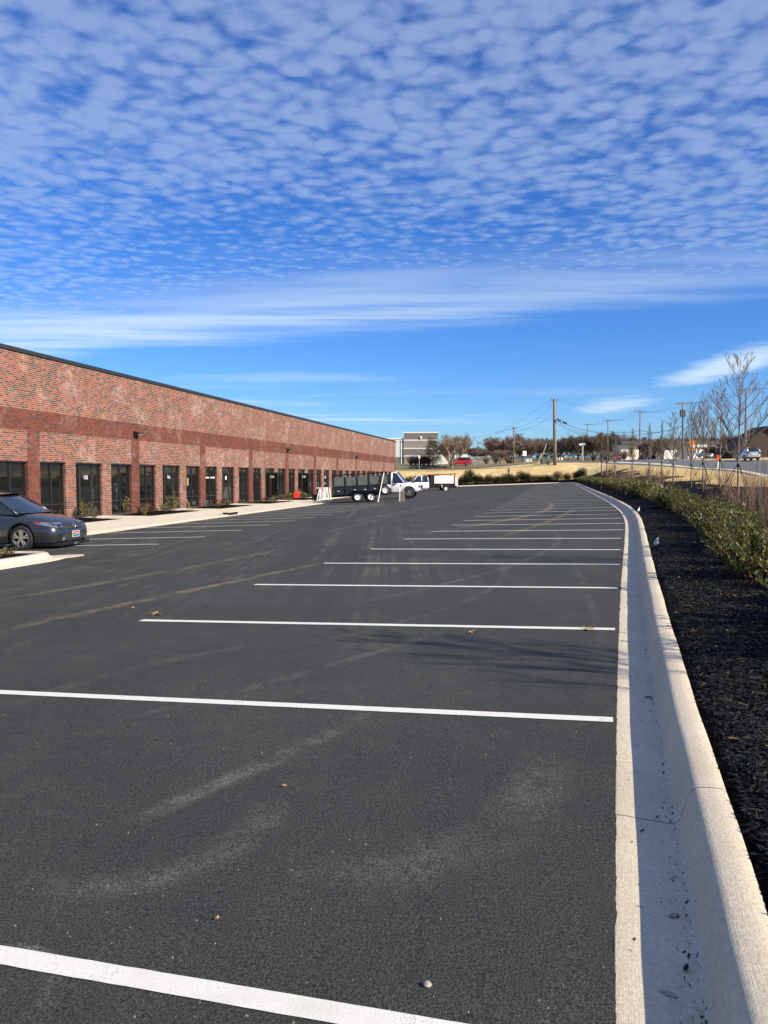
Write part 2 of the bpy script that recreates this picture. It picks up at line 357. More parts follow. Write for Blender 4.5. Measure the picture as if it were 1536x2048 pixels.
# ================================================================= lot outline
edge_px=[(1226,2048),(1229,1600),(1233,1350),(1239,1200),(1244,1130),(1248,1090),(1250,1062),(1250,1046),(1246,1033),(1236,1019),(1213,1003),(1187,989),(1163,976),(1143,965.5)]
EP=[atlot(*p).to_2d() for p in edge_px]
d0=(EP[1]-EP[0]).normalized(); d0=Vector((math.sin(.29),math.cos(.29)))
EP=[EP[0]-d0*5]+EP
far_l=atlot(940,972.3).to_2d(); dd=(far_l-EP[-1]).normalized()
corner=EP[-1]
EP=EP[:-1]+[corner-(corner-EP[-2]).normalized()*3, corner+dd*3, far_l, far_l+dd*22]
def smooth_line(P, it=2, step=None):
    for _ in range(it):
        Q=[P[0]]
        for a,b in zip(P,P[1:]): Q+=[a.lerp(b,.25),a.lerp(b,.75)]
        P=Q+[P[-1]]
    return P
def resample(P, step):
    out=[P[0]]; acc=0
    for a,b in zip(P,P[1:]):
        L=(b-a).length; t=step-acc
        while t<=L: out.append(a.lerp(b,t/L)); t+=step
        acc=L-(t-step)
    out.append(P[-1]); return out
ED=resample(smooth_line(EP,2),.25)
def normals(P):
    N=[]
    for i in range(len(P)):
        d=(P[min(i+3,len(P)-1)]-P[max(i-3,0)]).normalized(); N.append(Vector((d.y,-d.x)))
    return N
EN=normals(ED)
def sweep(P, N, prof, zf, name, m, uvs=True, smooth=True, jit=None):
    mb=MB(); rows=[]; uv=[]; s=0
    for i,(p,n) in enumerate(zip(P,N)):
        if i: s+=(p-P[i-1]).length
        r=[]
        for j,(t,h) in enumerate(prof):
            tt=t+(jit(s,j) if jit else 0); q=p+n*tt; r.append((q.x,q.y,zf(q.x,q.y)+h)); uv.append((s,t+h))
        rows.append(r)
    mb.grid(rows); mb.uv=uv; o=mb.build(name,m,smooth=smooth,fix=False)
    return o
cprof=[(0,-.06),(.0,-.004),(.004,.0),(.012,.0005),(.12,-.004),(.26,-.012),(.355,-.018),(.385,-.010),(.405,.012),(.425,.06),(.445,.105),(.465,.13),(.49,.143),(.52,.148),(.58,.15),(.655,.149),(.668,.143),(.674,.13),(.675,-.1)]
cprof=[(t_*.65,h_) for t_,h_ in cprof]
def cj_(s,j): return (.0028*math.sin(s*2.3)+.0015*math.sin(s*5.7)+.001*math.sin(s*13)) if 8<=j<=17 else 0
tag(sweep(ED,EN,cprof,lot,'curb',M['curb'],jit=cj_),kind='structure')['label']='pale concrete kerb and gutter along the right and far edge of the car park'
CB=.44   # back of kerb
# ================================================================= building frame
BZ=-1.86
B0=atz(229,1029,BZ); yawB=math.atan((1077-768)/F)
bd=Vector((math.sin(yawB),math.cos(yawB))); bn=Vector((bd.y,-bd.x))
v68=Vector((68-768,F)).normalized()    # ray through the first pilaster, in plan
r68=ray(68,952); k=(bn.dot(B0.to_2d()))/(bn.dot(Vector((r68.x,r68.y)))); BO=Vector((r68.x*k,r68.y*k))
def BW(u,v,z=BZ):   # building frame -> world
    p=BO+bd*u+bn*v; return Vector((p.x,p.y,z))
def toB(p): q=Vector((p[0],p[1]))-BO; return q.dot(bd),q.dot(bn)
BAY=8.02
# kerb line of the sidewalk
vk=[toB(atlot(x,y)) for x,y in ((200,1064.5),(300,1052.5),(400,1040.5),(500,1027),(600,1013))]
VC=sum(v for u,v in vk)/len(vk); 
print('sidewalk',[(round(a,1),round(b,2)) for a,b in vk],'end',toB(atlot(655,1004)))
UEND=toB(atlot(655,1004))[0]
# ================================================================= terrain height
tp=[]
for i in range(0,len(ED),24):
    q=ED[i]+EN[i]*CB; tp.append((q.x,q.y,lot(q.x,q.y)+.12)); q=ED[i]+EN[i]*2.2; tp.append((q.x,q.y,lot(q.x,q.y)+.20 if i>80 else lot(q.x,q.y)+.17))
def T(px,py,Y): p=at(px,py,Y); tp.append((p.x,p.y,p.z))
trees=[(1475,1008,25,705),(1439,974,35,756),(1405,986.5,32.5,795),(1382,974,42,812),(1346,968,47,822),(1323,957.5,56,840),(1298,955.5,62,845),(1264,957,72,858),(1230,951,85,868),(1213.5,951.5,92,872),(1203,948.5,98,874)]
for x,y,Y,t in trees: T(x,y,Y)
for p in ((1536,959,62),(1536,985,42),(1440,940,82),(1300,930,108),(1200,926,135),(1495,922,101),(1536,917,125),(920,937,148),(800,936,150),(1100,930,137),(1100,926.5,150),(1000,930.5,150),(700,938,150),(1363,919,150),(1278,919,180),(1200,920,250),(1000,922,230),(850,931,190),(1400,918,200),(1500,915,190)): T(*p)
for p in ((14,6,-.9),(25,15,-.6),(40,30,-.5),(60,60,1.6),(20,-10,-1),(10,-6,-1.15),(-30,150,1.7),(-60,220,3.5),(0,300,6.5),(90,300,7),(-120,300,6),(150,200,6),(120,80,4),(1,-10,-1.4)): tp.append(p)
for (x,y,z) in ((35.9,88,.72),(36.6,95,1.0),(37.0,102,1.3),(37.5,114,1.72),(37.8,120,1.9),(38.1,127,2.08),(38.6,141,2.4),(45,115,2.0),(48,130,2.5)): tp.append((x,y,z))
tp=np.array(tp)
def U(r2): return np.where(r2>1e-9, .5*r2*np.log(r2+1e-12), 0)
TN=len(tp); TS=50.; TX=tp[:,:2]/TS
K=U(((TX[:,None]-TX[None])**2).sum(-1))+np.eye(TN)*2e-3
Pm=np.hstack([np.ones((TN,1)),TX]); A=np.block([[K,Pm],[Pm.T,np.zeros((3,3))]])
TW=np.linalg.solve(A,np.concatenate([tp[:,2],np.zeros(3)]))
def gzs(xy):
    q=np.asarray(xy,float)/TS; k=U(((q[:,None]-TX[None])**2).sum(-1))
    z=k@TW[:TN]+TW[TN]+q@TW[TN+1:]
    # flatten far away
    return np.minimum(z, 9+0*z)
def gz(x,y): return float(gzs([(x,y)])[0])
# lot+building polygon for signed distance
LP=[p for p in ED[::4]]+[ED[-1],Vector((-45,ED[-1].y)),Vector((-70,60)),Vector((-45,-40)),Vector((-3,-40))]
LPa=np.array([(p.x,p.y) for p in LP])
def sdist(xy):
    xy=np.asarray(xy,float); a=LPa; b=np.roll(LPa,-1,0); best=np.full(len(xy),1e9); ins=np.zeros(len(xy),bool)
    for (ax,ay),(bx,by) in zip(a,b):
        dx,dy=bx-ax,by-ay; t=np.clip(((xy[:,0]-ax)*dx+(xy[:,1]-ay)*dy)/(dx*dx+dy*dy+1e-12),0,1)
        best=np.minimum(best,np.hypot(xy[:,0]-ax-t*dx,xy[:,1]-ay-t*dy))
        c=((ay>xy[:,1])!=(by>xy[:,1])); 
        with np.errstate(divide='ignore',invalid='ignore'):
            ins^=c&(xy[:,0]<(bx-ax)*(xy[:,1]-ay)/(by-ay+1e-12)+ax)
    return np.where(ins,-best,best)
def gzb(x,y):   # height blended to the back of the kerb
    d=float(sdist([(x,y)])[0])-CB; z=gz(x,y); t=min(1,max(0,d/2.5)); t=t*t*(3-2*t)
    return (lot(x,y)+.125)*(1-t)+z*t
# ================================================================= roads
near=[Vector(p) for p in ((14,5),(22,24),(27,42),(31,62),(35.6,82),(37.4,108),(38.2,128),(39,150),(42,190),(48,300))]
NR=resample(smooth_line(near,3),1.5); NN=normals(NR)
far=[(p+n*17.5) for p,n in zip(NR,NN)]
cross=[Vector(p) for p in ((46,144),(37,149),(24,152.5),(10,154),(-12,154.5),(-60,154))]
CR=resample(smooth_line(cross,3),1.5); CN=[-v for v in normals(CR)]
road_xy=np.array([(p.x,p.y) for p in NR]); cr_xy=np.array([(p.x,p.y) for p in CR])
nn=np.array([(p.x,p.y) for p in NN]); cn=np.array([(p.x,p.y) for p in CN])
def inroad(xy):
    out=np.zeros(len(xy),bool)
    for base,nr,w in ((road_xy,nn,17.5),(cr_xy,cn,5)):
        d=xy[:,None]-base[None]; i=(d**2).sum(-1).argmin(1); t=((xy-base[i])*nr[i]).sum(1)
        along=np.hypot(*(xy-base[i]).T); lat=np.abs(t)
        ok=(t>1.0)&(t<w-1.0)&(np.sqrt(np.maximum(along**2-lat**2,0))<2.0); out|=ok
    return out
# ground sheet: fine near, coarse far
xs=np.concatenate([np.arange(-600,-80,40),np.arange(-80,-10,5),np.arange(-10,60,1.0),np.arange(60,120,3),np.arange(120,641,40)])
ys=np.concatenate([np.arange(-120,-10,10),np.arange(-10,60,1.0),np.arange(60,175,1.5),np.arange(175,330,6),np.arange(330,1000,60)])
G=np.stack(np.meshgrid(xs,ys,indexing='xy'),-1).reshape(-1,2)
Gc=G.copy(); Gc[:,0]=np.clip(Gc[:,0],-130,190); Gc[:,1]=np.clip(Gc[:,1],-14,330)
zg=np.concatenate([gzs(Gc[i:i+4000]) for i in range(0,len(Gc),4000)])
sd=np.concatenate([sdist(G[i:i+4000]) for i in range(0,len(G),4000)])
t=np.clip((sd-CB)/2.5,0,1); t=t*t*(3-2*t); zl=-LH+LA*G[:,0]+LB*G[:,1]+.125
zg=zl*(1-t)*(sd<4)+zg*np.where(sd<4,t,1)
zg-= .5*np.clip((2.3-sd)/.8,0,1)
ir=np.concatenate([inroad(G[i:i+4000]) for i in range(0,len(G),4000)]); zg-= .35*ir
mb=MB(); nx=len(xs); ny=len(ys)
mb.v=[(a[0],a[1],z) for a,z in zip(G,zg)]
mb.f=[(j*nx+i,j*nx+i+1,(j+1)*nx+i+1,(j+1)*nx+i) for j in range(ny-1) for i in range(nx-1)]
tag(mb.build('ground',M['straw'],smooth=True,fix=False),kind='structure')
def gvec(P):
    a=np.array([(p.x,p.y) for p in P]); a[:,1]=np.clip(a[:,1],-14,330); return gzs(a)
def strip(P,N,w0,w1,k,dz,name,m,lift=None):
    rows=[]
    for j in range(k+1):
        t=w0+(w1-w0)*j/k; Q=[p+n*t for p,n in zip(P,N)]; z=gvec(Q)
        rows.append([(q.x,q.y,zz+dz) for q,zz in zip(Q,z)])
    return tag(MB().grid(rows).build(name,m,smooth=True,fix=False),kind='structure')
strip(NR,NN,1.2,17.5,10,.03,'road',M['road'])
strip([p for p in CR if p.x<41],[n for p,n in zip(CR,CN) if p.x<41],.3,5,4,.045,'side_road',M['oldroad'])
# kerb of the road
rows=[]
for w,h in ((0,-.1),(0,.10),(.05,.13),(.75,.13),(.9,.12),(.95,.035),(1.3,.036)):
    Q=[p+n*w for p,n in zip(NR,NN) if p.y<141]; z=gvec(Q); rows.append([(q.x,q.y,zz+h) for q,zz in zip(Q,z)])
tag(MB().grid(rows).build('road_kerb',M['walk'],fix=False),kind='structure')
# ================================================================= mulch bed along the kerb
def bedw(s,y):  # outer width of the bed with a wavy edge round the tree rings
    return 6.1+.9*math.sin(s*.9)+.6*math.sin(s*.37+1)+.25*math.sin(s*2.1)
rows=[]; s=0; bed=MB(); EDb=ED[::2]; ENb=EN[::2]
pts=[]
icorner=min(range(len(EDb)),key=lambda i:(EDb[i]-corner).length)
for i,(p,n_) in enumerate(zip(EDb,ENb)):
    s+=.5; w=bedw(s,p.y)
    if i>icorner-4: w=2.6+.2*math.sin(s)
    ts=[CB-.02,CB+.12,CB+.35,CB+.7]+[CB+.7+(w-CB-.7)*k/9 for k in range(1,9)]+[w,w+.12]
    for j,t_ in enumerate(ts): q=p+n_*t_; pts.append((q.x,q.y,j,len(ts)))
PA=np.array(pts); zz=np.concatenate([gzs(PA[i:i+4000,:2]) for i in range(0,len(PA),4000)]); sdd=np.concatenate([sdist(PA[i:i+4000,:2]) for i in range(0,len(PA),4000)])
t=np.clip((sdd-CB)/2.5,0,1); t=t*t*(3-2*t); zz=(-LH+LA*PA[:,0]+LB*PA[:,1]+.125)*(1-t)+zz*t
rnd=np.random.RandomState(3).rand(len(zz))
off=np.where(PA[:,2]==0,-.03,np.where(PA[:,2]==1,.0,.05))+(rnd-.5)*.03*(PA[:,2]>1); off=np.where(PA[:,2]>=PA[:,3]-1,-.12,off); off=np.where(PA[:,2]==PA[:,3]-2,.045,off)
m_=int(PA[0,3]); bed.v=[(a,b,c) for a,b,c in zip(PA[:,0],PA[:,1],zz+off)]
bed.f=[(i*m_+j,i*m_+j+1,(i+1)*m_+j+1,(i+1)*m_+j) for i in range(len(EDb)-1) for j in range(m_-1)]
tag(bed.build('mulch_bed',M['mulch'],smooth=True,fix=False),kind='structure')
# chips
def along(s):      # point and normal at arc length from the near end
    i=min(len(ED)-2,max(0,int(s/.25))); t=min(1,max(0,s/.25-i)); return ED[i].lerp(ED[i+1],t),EN[i].lerp(EN[i+1],t).normalized()
rs=np.random.RandomState(11)
def chips(n, s0, s1, t0, t1, size, name, pw=1.0):
    mb=MB(); P=[];V=[];Fc=[]
    xy=[]
    for _ in range(n):
        s=s0+(s1-s0)*rs.rand()**pw; t_=t0+(t1-t0)*rs.rand(); p,nv=along(s); q=p+nv*t_+Vector((rs.rand()-.5,rs.rand()-.5))*.2
        xy.append((q.x,q.y))
    xy=np.array(xy); z=np.concatenate([gzs(xy[i:i+4000]) for i in range(0,n,4000)]); sd_=np.concatenate([sdist(xy[i:i+4000]) for i in range(0,n,4000)])
    ok=sd_>CB+.02+rs.rand(len(sd_))*.03; t=np.clip((sd_-CB)/2.5,0,1); t=t*t*(3-2*t); z=(-LH+LA*xy[:,0]+LB*xy[:,1]+.125)*(1-t)+z*t
    for (x,y),zz,o,sd1 in zip(xy,z,ok,sd_):
        if not o: continue
        L=size*(.4+1.1*rs.rand()**2); w=size*(.09+.13*rs.rand()); a=rs.rand()*PI*2; e=(rs.rand()-.42)*.7; b=(rs.rand()-.5)*1.5
        dx=Vector((math.cos(a)*math.cos(e),math.sin(a)*math.cos(e),math.sin(e))); sx=Vector((-math.sin(a),math.cos(a),0)); up=dx.cross(sx)
        sy=sx*math.cos(b)+up*math.sin(b); c=Vector((x,y,zz+.05+rs.rand()*.02-.04*max(0,1-(sd1-CB)/.12))); k=up*.004
        i=len(V); A_=c-dx*L-sy*w*.4; B_=c-dx*L*.2-sy*w+k; C_=c+dx*L-sy*w*.3; D_=c+dx*L*.8+sy*w*.5; E_=c-dx*L*.3+sy*w+k
        V+=[A_,B_,C_,D_,E_]; Fc+=[(i,i+1,i+4),(i+1,i+2,i+3,i+4)]
    mb.v=[tuple(v) for v in V]; mb.f=Fc
    return tag(mb.build(name,M['chip'],fix=False),kind='stuff')
chips(100000,5.2,15,CB,CB+2.3,.031,'mulch_chips',1.5)
chips(22000,12,34,CB,CB+4,.038,'mulch_chips',1.4)
# ================================================================= asphalt
rr=random.Random(5)
mb=MB(); inner=[]
for i,(p,n_) in enumerate(zip(ED,EN)):
    j=(rr.random()-.5)*.006; q=p+n_*(.006+j); inner.append(q)
PN=resample(smooth_line(EP,2),.02)[:1300]; NNn=normals(PN); inn=[]; jj=0
for i,(p,n_) in enumerate(zip(PN,NNn)):
    jj=jj*.82+(rr.random()-.5)*.006; inn.append(p+n_*(.006+jj+.002*math.sin(i*.11)))
poly=inn+[q for q in inner if q.y>inn[-1].y]+[Vector((-45,ED[-1].y)),Vector((-70,60)),Vector((-45,-40)),Vector((-1.5,-40))]
bm=bmesh.new(); vs=[bm.verts.new((p.x,p.y,lot(p.x,p.y)+.008)) for p in poly]; f=bm.faces.new(vs); bmesh.ops.triangulate(bm,faces=[f])
for f in bm.faces:
    if f.normal.z<0: f.normal_flip()
me=bpy.data.meshes.new('parking_lot'); bm.to_mesh(me); me.materials.append(M['asphalt']); o=bpy.data.objects.new('parking_lot',me); C.objects.link(o); tag(o,kind='structure')
# ================================================================= stall stripes (painted on the asphalt)
st=MB()
def stripe(a,b,w=.105):
    a=Vector(a[:2]);b=Vector(b[:2]); d=(b-a).normalized(); nv=Vector((-d.y,d.x))*w/2; n=max(2,int((b-a).length/.06)); rows=[[],[]]
    for i in range(n+1):
        p=a.lerp(b,i/n)
        for k,sg in ((0,-1),(1,1)):
            q=p+nv*sg*(1+(rr.random()-.5)*.06); rows[k].append((q.x,q.y,lot(q.x,q.y)+.012))
    st.grid(rows)
Rp=[(1226,1443),(1230,1260.5),(1236,1177.5),(1240,1130),(1241,1100.5),(1243,1077.5),(1246,1060.5),(1247,1047.5)]
Lp=[None,(282,1242.5),(510,1170.5),(648,1127.5),(742,1099),(808,1078.8),(862,1063.5),(903,1051)]
a=atlot(1226,1443); l2=atlot(0,1387); dv=(l2-a).normalized(); b=a+dv*5.1; stripe(a,b,.092)
a0=atlot(752,2047); b0=atlot(0,1916); dv=(b0-a0).normalized(); stripe(a0-dv*.95,a0+dv*4.2,.082)
for r_,l_ in zip(Rp[1:],Lp[1:]): stripe(atlot(*r_),atlot(*l_))
# further stripes follow the kerb
p7=atlot(*Rp[-1]).to_2d(); i7=min(range(len(ED)),key=lambda i:(ED[i]-p7).length); 
for k in range(1,36):
    i=i7+int(k*2.74/.25)
    if i>=len(ED)-1 or ED[i].y>EP[-4].y: break
    tdir=-bn if k>3 else ((atlot(*Lp[-1])-atlot(*Rp[-1])).to_2d().normalized()*(1-k/4)+(-bn)*(k/4)).normalized()
    a=ED[i]-EN[i]*.06; stripe(a,a+tdir*5.1)
for px,py in ((317,1089),(410,1074.5),(484,1061),(541,1050.5),(590.5,1042.3),(629,1035.6),(663,1029.5),(691,1024),(715,1020),(738,1015.7),(757,1012),(773,1009)):
    a=atlot(px,py).to_2d(); v=toB(a)[1]; stripe(a,a-bn*(v-VC-.03))
tag(st.build('stall_stripes',M['paint'],fix=False),kind='structure')
print('EDGE',[(round(p.x,2),round(p.y,2)) for p in EP]); print('BO',BO,'VC',VC)
print('checks gz', [(t_[0], round(gz(*at(t_[0],t_[1],t_[2])[:2])-at(t_[0],t_[1],t_[2]).z,2)) for t_ in trees])
# ================================================================= brick building
U0,U1=-2*BAY,10*BAY+.38; HT=6.85; HB0,HB1=3.67,4.51; HW=2.45
rzB=math.atan2(bd.y,bd.x)
bld=thing('brick_building','long single storey red brick business building with dark storefront doors and windows','building',BW(0,0,BZ),rzB)
OPN=[(.38,2.14),(2.89,4.98),(5.76,7.64)]
wm=MB(); bm2=MB()
wm.box(U0,U1,0,.35,HW,HB0); wm.box(U0,U1,0,.35,HB1,HT-.12)
wm.box(U0,U0+.3,.35,30,-.5,HT-.12); wm.box(U1-.3,U1,.35,30,-.5,HT-.12); wm.box(U0,U1,30,30.3,-.5,HT-.12)
nb=12
for k in range(-2,10):
    u=k*BAY
    for a,b in ((.38 if 0 else 2.14,2.89),(4.98,5.76)): wm.box(u+a,u+b,0,.35,-.4,HW)
wm.build('wall',M['brick'],bld)
bm2.box(U0,U1,-.012,.35,HB0,HB1)
for k in range(-2,11):
    u=k*BAY; bm2.box(u-.38,u+.38,-.015,.352,-.4,HB0-.0)
bm2.build('brick_band',M['brick2'],bld)
MB().box(U0-.08,U1+.08,-.06,.45,HT-.119,HT+.04).build('coping',M['coping'],bld,bevel=.01)
MB().box(U0+.3,U1-.3,.45,30,HT-.6,HT-.5).build('roof',M['roofg'],bld)
for k in (3,5,6,7,8,9): MB().box(k*BAY-.012,k*BAY+.012,-.016,.0,HB1+.002,HT-.26).build('control_joint',M['sealant'],bld)
lm=MB()
for k in range(-2,10):
    for a,b in OPN: lm.box(k*BAY+a,k*BAY+b,.004,.12,HW-.035,HW-.001)
lm.build('steel_lintel',M['bronze'],bld)
def text_mesh(s,size,m,parent,loc,rot,name='door_number',ext=.003):
    cu=bpy.data.curves.new('t','FONT'); cu.body=s; cu.size=size; cu.extrude=ext; cu.align_x='CENTER'; cu.offset=size*.02
    ob=bpy.data.objects.new('t',cu); C.objects.link(ob); dg=bpy.context.evaluated_depsgraph_get(); me=bpy.data.meshes.new_from_object(ob.evaluated_get(dg))
    bpy.data.objects.remove(ob); me.materials.clear(); me.materials.append(m); o=bpy.data.objects.new(name,me); C.objects.link(o); o.parent=parent; o.location=loc; o.rotation_euler=rot; return o
Y0=.10   # frame recess
rw=random.Random(4)
def window(u,a,b):
    x0,x1=u+a,u+b; f=MB(); w=.055; xm=(x0+x1)/2
    f.box(x0,x0+w,Y0,Y0+.1,0,HW-.035); f.box(x1-w,x1,Y0,Y0+.1,0,HW-.035)
    f.box(x0+w,x1-w,Y0+.002,Y0+.1,HW-.035-w,HW-.035); f.box(x0+w,x1-w,Y0+.002,Y0+.1,0,.1)
    f.box(xm-.028,xm+.028,Y0-.004,Y0+.1,.1,HW-.035-w)
    f.box(x0+w,xm-.028,Y0,Y0+.1,.62,.68); f.box(xm+.028,x1-w,Y0,Y0+.1,.62,.68)
    o=f.build('window',M['bronze'],bld)
    MB().box(x0+.02,x1-.02,Y0+.05,Y0+.06,.05,HW-.06).build('pane',M['glass'],o)
    MB().box(x0-.0,x1+.0,.06,Y0+.14,-.12,-.002).build('sill',M['greydark'],o)
    return o
nums={-2:'104',-1:'108',0:'112',1:'116',3:'124',4:'128',6:'136',7:'140',8:'144',9:'148'}
for k in range(-2,10):
    u=k*BAY
    window(u,*OPN[0]); window(u,*OPN[2])
    a,b=OPN[1]; x0,x1=u+a,u+b; w=.055; d0_,d1_=x0+.42,x0+1.42   # door leaf between the side lights
    f=MB()
    f.box(x0,x0+w,Y0,Y0+.1,0,HW-.035); f.box(x1-w,x1,Y0,Y0+.1,0,HW-.035); f.box(x0+w,x1-w,Y0+.002,Y0+.1,HW-.035-w,HW-.035)
    f.box(d0_-w,d0_,Y0-.002,Y0+.1,0,HW-.035-w); f.box(d1_,d1_+w,Y0-.002,Y0+.1,0,HW-.035-w); f.box(d0_,d1_,Y0,Y0+.1,2.13,2.18)
    for p,q in ((x0+w,d0_-w),(d1_+w,x1-w)): f.box(p,q,Y0,Y0+.1,.62,.67); f.box(p,q,Y0,Y0+.1,0,.09)
    dr=f.build('entrance',M['bronze'],bld)
    MB().box(x0+.02,d0_-.03,Y0+.05,Y0+.06,.05,HW-.06).box(d1_+.03,x1-.02,Y0+.05,Y0+.06,.05,HW-.06).box(d0_,d1_,Y0+.05,Y0+.06,2.18,HW-.06).build('pane',M['glass'],dr)
    opened=k in (3,4)
    L=MB(); W=d1_-d0_-.01
    L.box(0,.1,0,.045,.02,2.125); L.box(W-.1,W,0,.045,.02,2.125); L.box(.1,W-.1,.001,.044,2.02,2.125); L.box(.1,W-.1,.001,.044,.02,.27)
    lf=L.build('door',M['bronze'],bld)
    lf.location=(d0_+.005,Y0+.02,0)
    if opened: lf.rotation_euler=(0,0,math.radians(-88)); MB().box(d0_,d1_,Y0+.07,Y0+.08,.02,2.13).build('pane',mat('doorway_shade',(.006,.006,.006),.9),dr)  # opaque black sheet, no glass: shade of the open doorway put in as colour
    # children of a child are sub-parts
    MB().box(.1,W-.1,.018,.028,.27,2.02).build('pane',M['glass'],lf)
    MB().tube([(W-.05,-.07,.85),(W-.05,-.07,1.25)],.014,8).tube([(W-.05,0,.9),(W-.05,-.07,.9)],.01,6).tube([(W-.05,0,1.2),(W-.05,-.07,1.2)],.01,6).build('handle',M['chrome'],lf)
    if k in nums: text_mesh(nums[k],.23,M['signwhite'],lf,(W/2,-.004 if not opened else -.002,1.72),(PI/2,0,0))
    elif k in (2,5): MB().box(W/2-.11,W/2+.11,-.002,.003,1.62,1.86).build('notice_sheet',M['signwhite'],lf)
# blind bands and papers seen behind the glass of some windows
bl=MB(); bl.box(BAY*2+.45,BAY*2+1.2,Y0+.046,Y0+.049,1.72,1.80); bl.box(BAY*2+1.32,BAY*2+2.08,Y0+.046,Y0+.049,1.72,1.80); bl.build('blind_rail',M['whiteflat'],bld)
MB().box(BAY*1+5.8,BAY*1+6.02,-.02,-.002,1.3,1.75).build('notice_board',M['yellowleaf'] if 0 else mat('yellow_notice',(.28,.24,.07),.7),bld)
for k in (-2,1,4,7):
    b=MB(); x=k*BAY; b.add([(x-.2,-.015,4.12),(x+.2,-.015,4.12),(x+.2,-.015,3.86),(x-.2,-.015,3.86),(x-.2,-.34,4.04),(x+.2,-.34,4.04),(x+.2,-.26,3.9),(x-.2,-.26,3.9)],
        [(0,1,2,3),(4,5,6,7),(0,4,5,1),(1,5,6,2),(2,6,7,3),(3,7,4,0)])
    l=b.build('wall_light',M['darktrim'],bld,bevel=.012)
    MB().add([(x-.16,-.345,4.0),(x+.16,-.345,4.0),(x+.16,-.275,3.905),(x-.16,-.275,3.905)],[(0,1,2,3)]).build('lens',M['steel'],l)
# ---------------------------------------------------------------- sidewalk, beds
def bw2(u,v): p=BO+bd*u+bn*v; return p
def slab(name,uvpoly,top,m,kind='structure',drop=.4,nsub=0):
    mb=MB(); P=[bw2(*q) for q in uvpoly]
    mb.prism([(p.x,p.y) for p in P],BZ+top-drop,BZ+top,'xy'); return tag(mb.build(name,m),kind=kind)
US=toB(atlot(172,1068))[0]-6
VB=2.5
# continuous walk with a rolled kerb on the car park side
line=[Vector((u_,v_)) for u_,v_ in [(US-14,VC),(US,VC),(UEND-5,VC),(UEND-2,VC-.15),(UEND,VC-.9),(UEND+.6,VC-1.7),(UEND+.8,VB+.05)]]
line=resample(smooth_line(line,3),.5)
W3=[bw2(p.x,p.y) for p in line]; WN=normals(W3)   # right-hand normal = away from the building (towards lot)
rows=[]
TOPW=.0
for p,nv in zip(W3,WN):
    zt=BZ+.015; lz=lot(p.x,p.y)
    r=[(p-nv*.3,zt),(p-nv*.03,zt),(p-nv*.0,zt-.012),(p+nv*.02,lz+.07),(p+nv*.05,lz+.035),(p+nv*.3,lz+.018),(p+nv*.42,lz+.010),(p+nv*.43,lz-.05)]
    rows.append([(q.x,q.y,z) for q,z in r])
uv=[];s=0
for i,r in enumerate(rows):
    if i: s+=.5
    uv+= [(s,j*.15) for j in range(8)]
mb=MB().grid(rows); mb.uv=uv
tag(mb.build('sidewalk_kerb',M['curb'],smooth=True,fix=False),kind='structure')
poly=[(p.x,p.y-.28) for p in line if p.x<UEND]; 
slab('sidewalk',[(US-14,VB)]+poly+[(UEND+.3,VB)],.012,M['walk'])
for k in range(-2,10):
    a,b=OPN[1]; u=k*BAY; 
    q=[(u+a,0),(u+b,0),(u+b,VB),(u+a,VB)]; slab('door_walkway',q,.008,M['walk'])
    a2=OPN[1][1]; lo=(u+a2,.0); 
    # planting bed between this door walk and the next
    g=MB(); n1=14; n2=5; rows=[]
    x0=u+b+.02; x1=u+BAY+a-.02
    for j in range(n2+1):
        rows.append([(*bw2(x0+(x1-x0)*i/n1,.0+(VB-.02)*j/n2),BZ-.02+ (0 if i in(0,n1) or j in (0,n2) else rw.random()*.07)) for i in range(n1+1)])
    tag(g.grid(rows).build('planting_bed',M['mulch'],smooth=True),kind='structure')
slab('building_apron',[(UEND+.35,VB+.01),(UEND+.35,VB+.25),(U1,VB+.25),(U1,VB+.01)],.0,M['walk'])
# storm drain opening in the kerb
p=atlot(466,1031); uu,vv=toB(p); 
t=thing('storm_drain','dark rectangular storm drain opening in the sidewalk kerb','drain',BW(uu,VC,lot(p.x,p.y)),rzB)
MB().box(-.55,.55,-.06,.25,.03,.17).build('throat',M['darktrim'],t); MB().box(-.62,.62,-.07,.3,.165,.20).build('lid',M['curb'],t)
# ================================================================= left island
def isl(px,py,up=0): return toB(atlot(px,py,up))
a=isl(0,1143); b=isl(150,1113); c=isl(128,1100,.15)
print('island',a,b,c)
ve=b[1]; ue=b[0]
ipl=[(ue-9,ve-.55),(ue-1.8,ve-.2),(ue-.9,ve-.1),(ue-.25,ve-.35),(ue+.02,ve-1.0),(ue+.05,ve-1.9),(ue-.3,ve-5.2),(ue-9,ve-5.4)]
L3=resample(smooth_line([Vector(q) for q in ipl],3),.25)
W3=[bw2(p.x,p.y) for p in L3]; WN=[-v for v in normals(W3)]; 
cen=bw2(ue-5,ve-3)
if (W3[20]-cen).dot(WN[20])<0: WN=[-v for v in WN]
rows=[];uv=[];s=0
for i,(p,nv) in enumerate(zip(W3,WN)):
    if i: s+=.25
    r=[(-.34,-.1),(-.335,.12),(-.32,.145),(-.16,.15),(-.09,.145),(-.05,.12),(-.02,.07),(.01,.035),(.05,.024),(.30,.016),(.31,-.05)]
    rows.append([((p+nv*t_).x,(p+nv*t_).y,lot(*(p+nv*t_))+h) for t_,h in r]); uv+=[(s,t_+h) for t_,h in r]
mb=MB().grid(rows); mb.uv=uv; tag(mb.build('island_kerb',M['curb'],smooth=True,fix=False),kind='structure')
tip=isl(172,1111); 
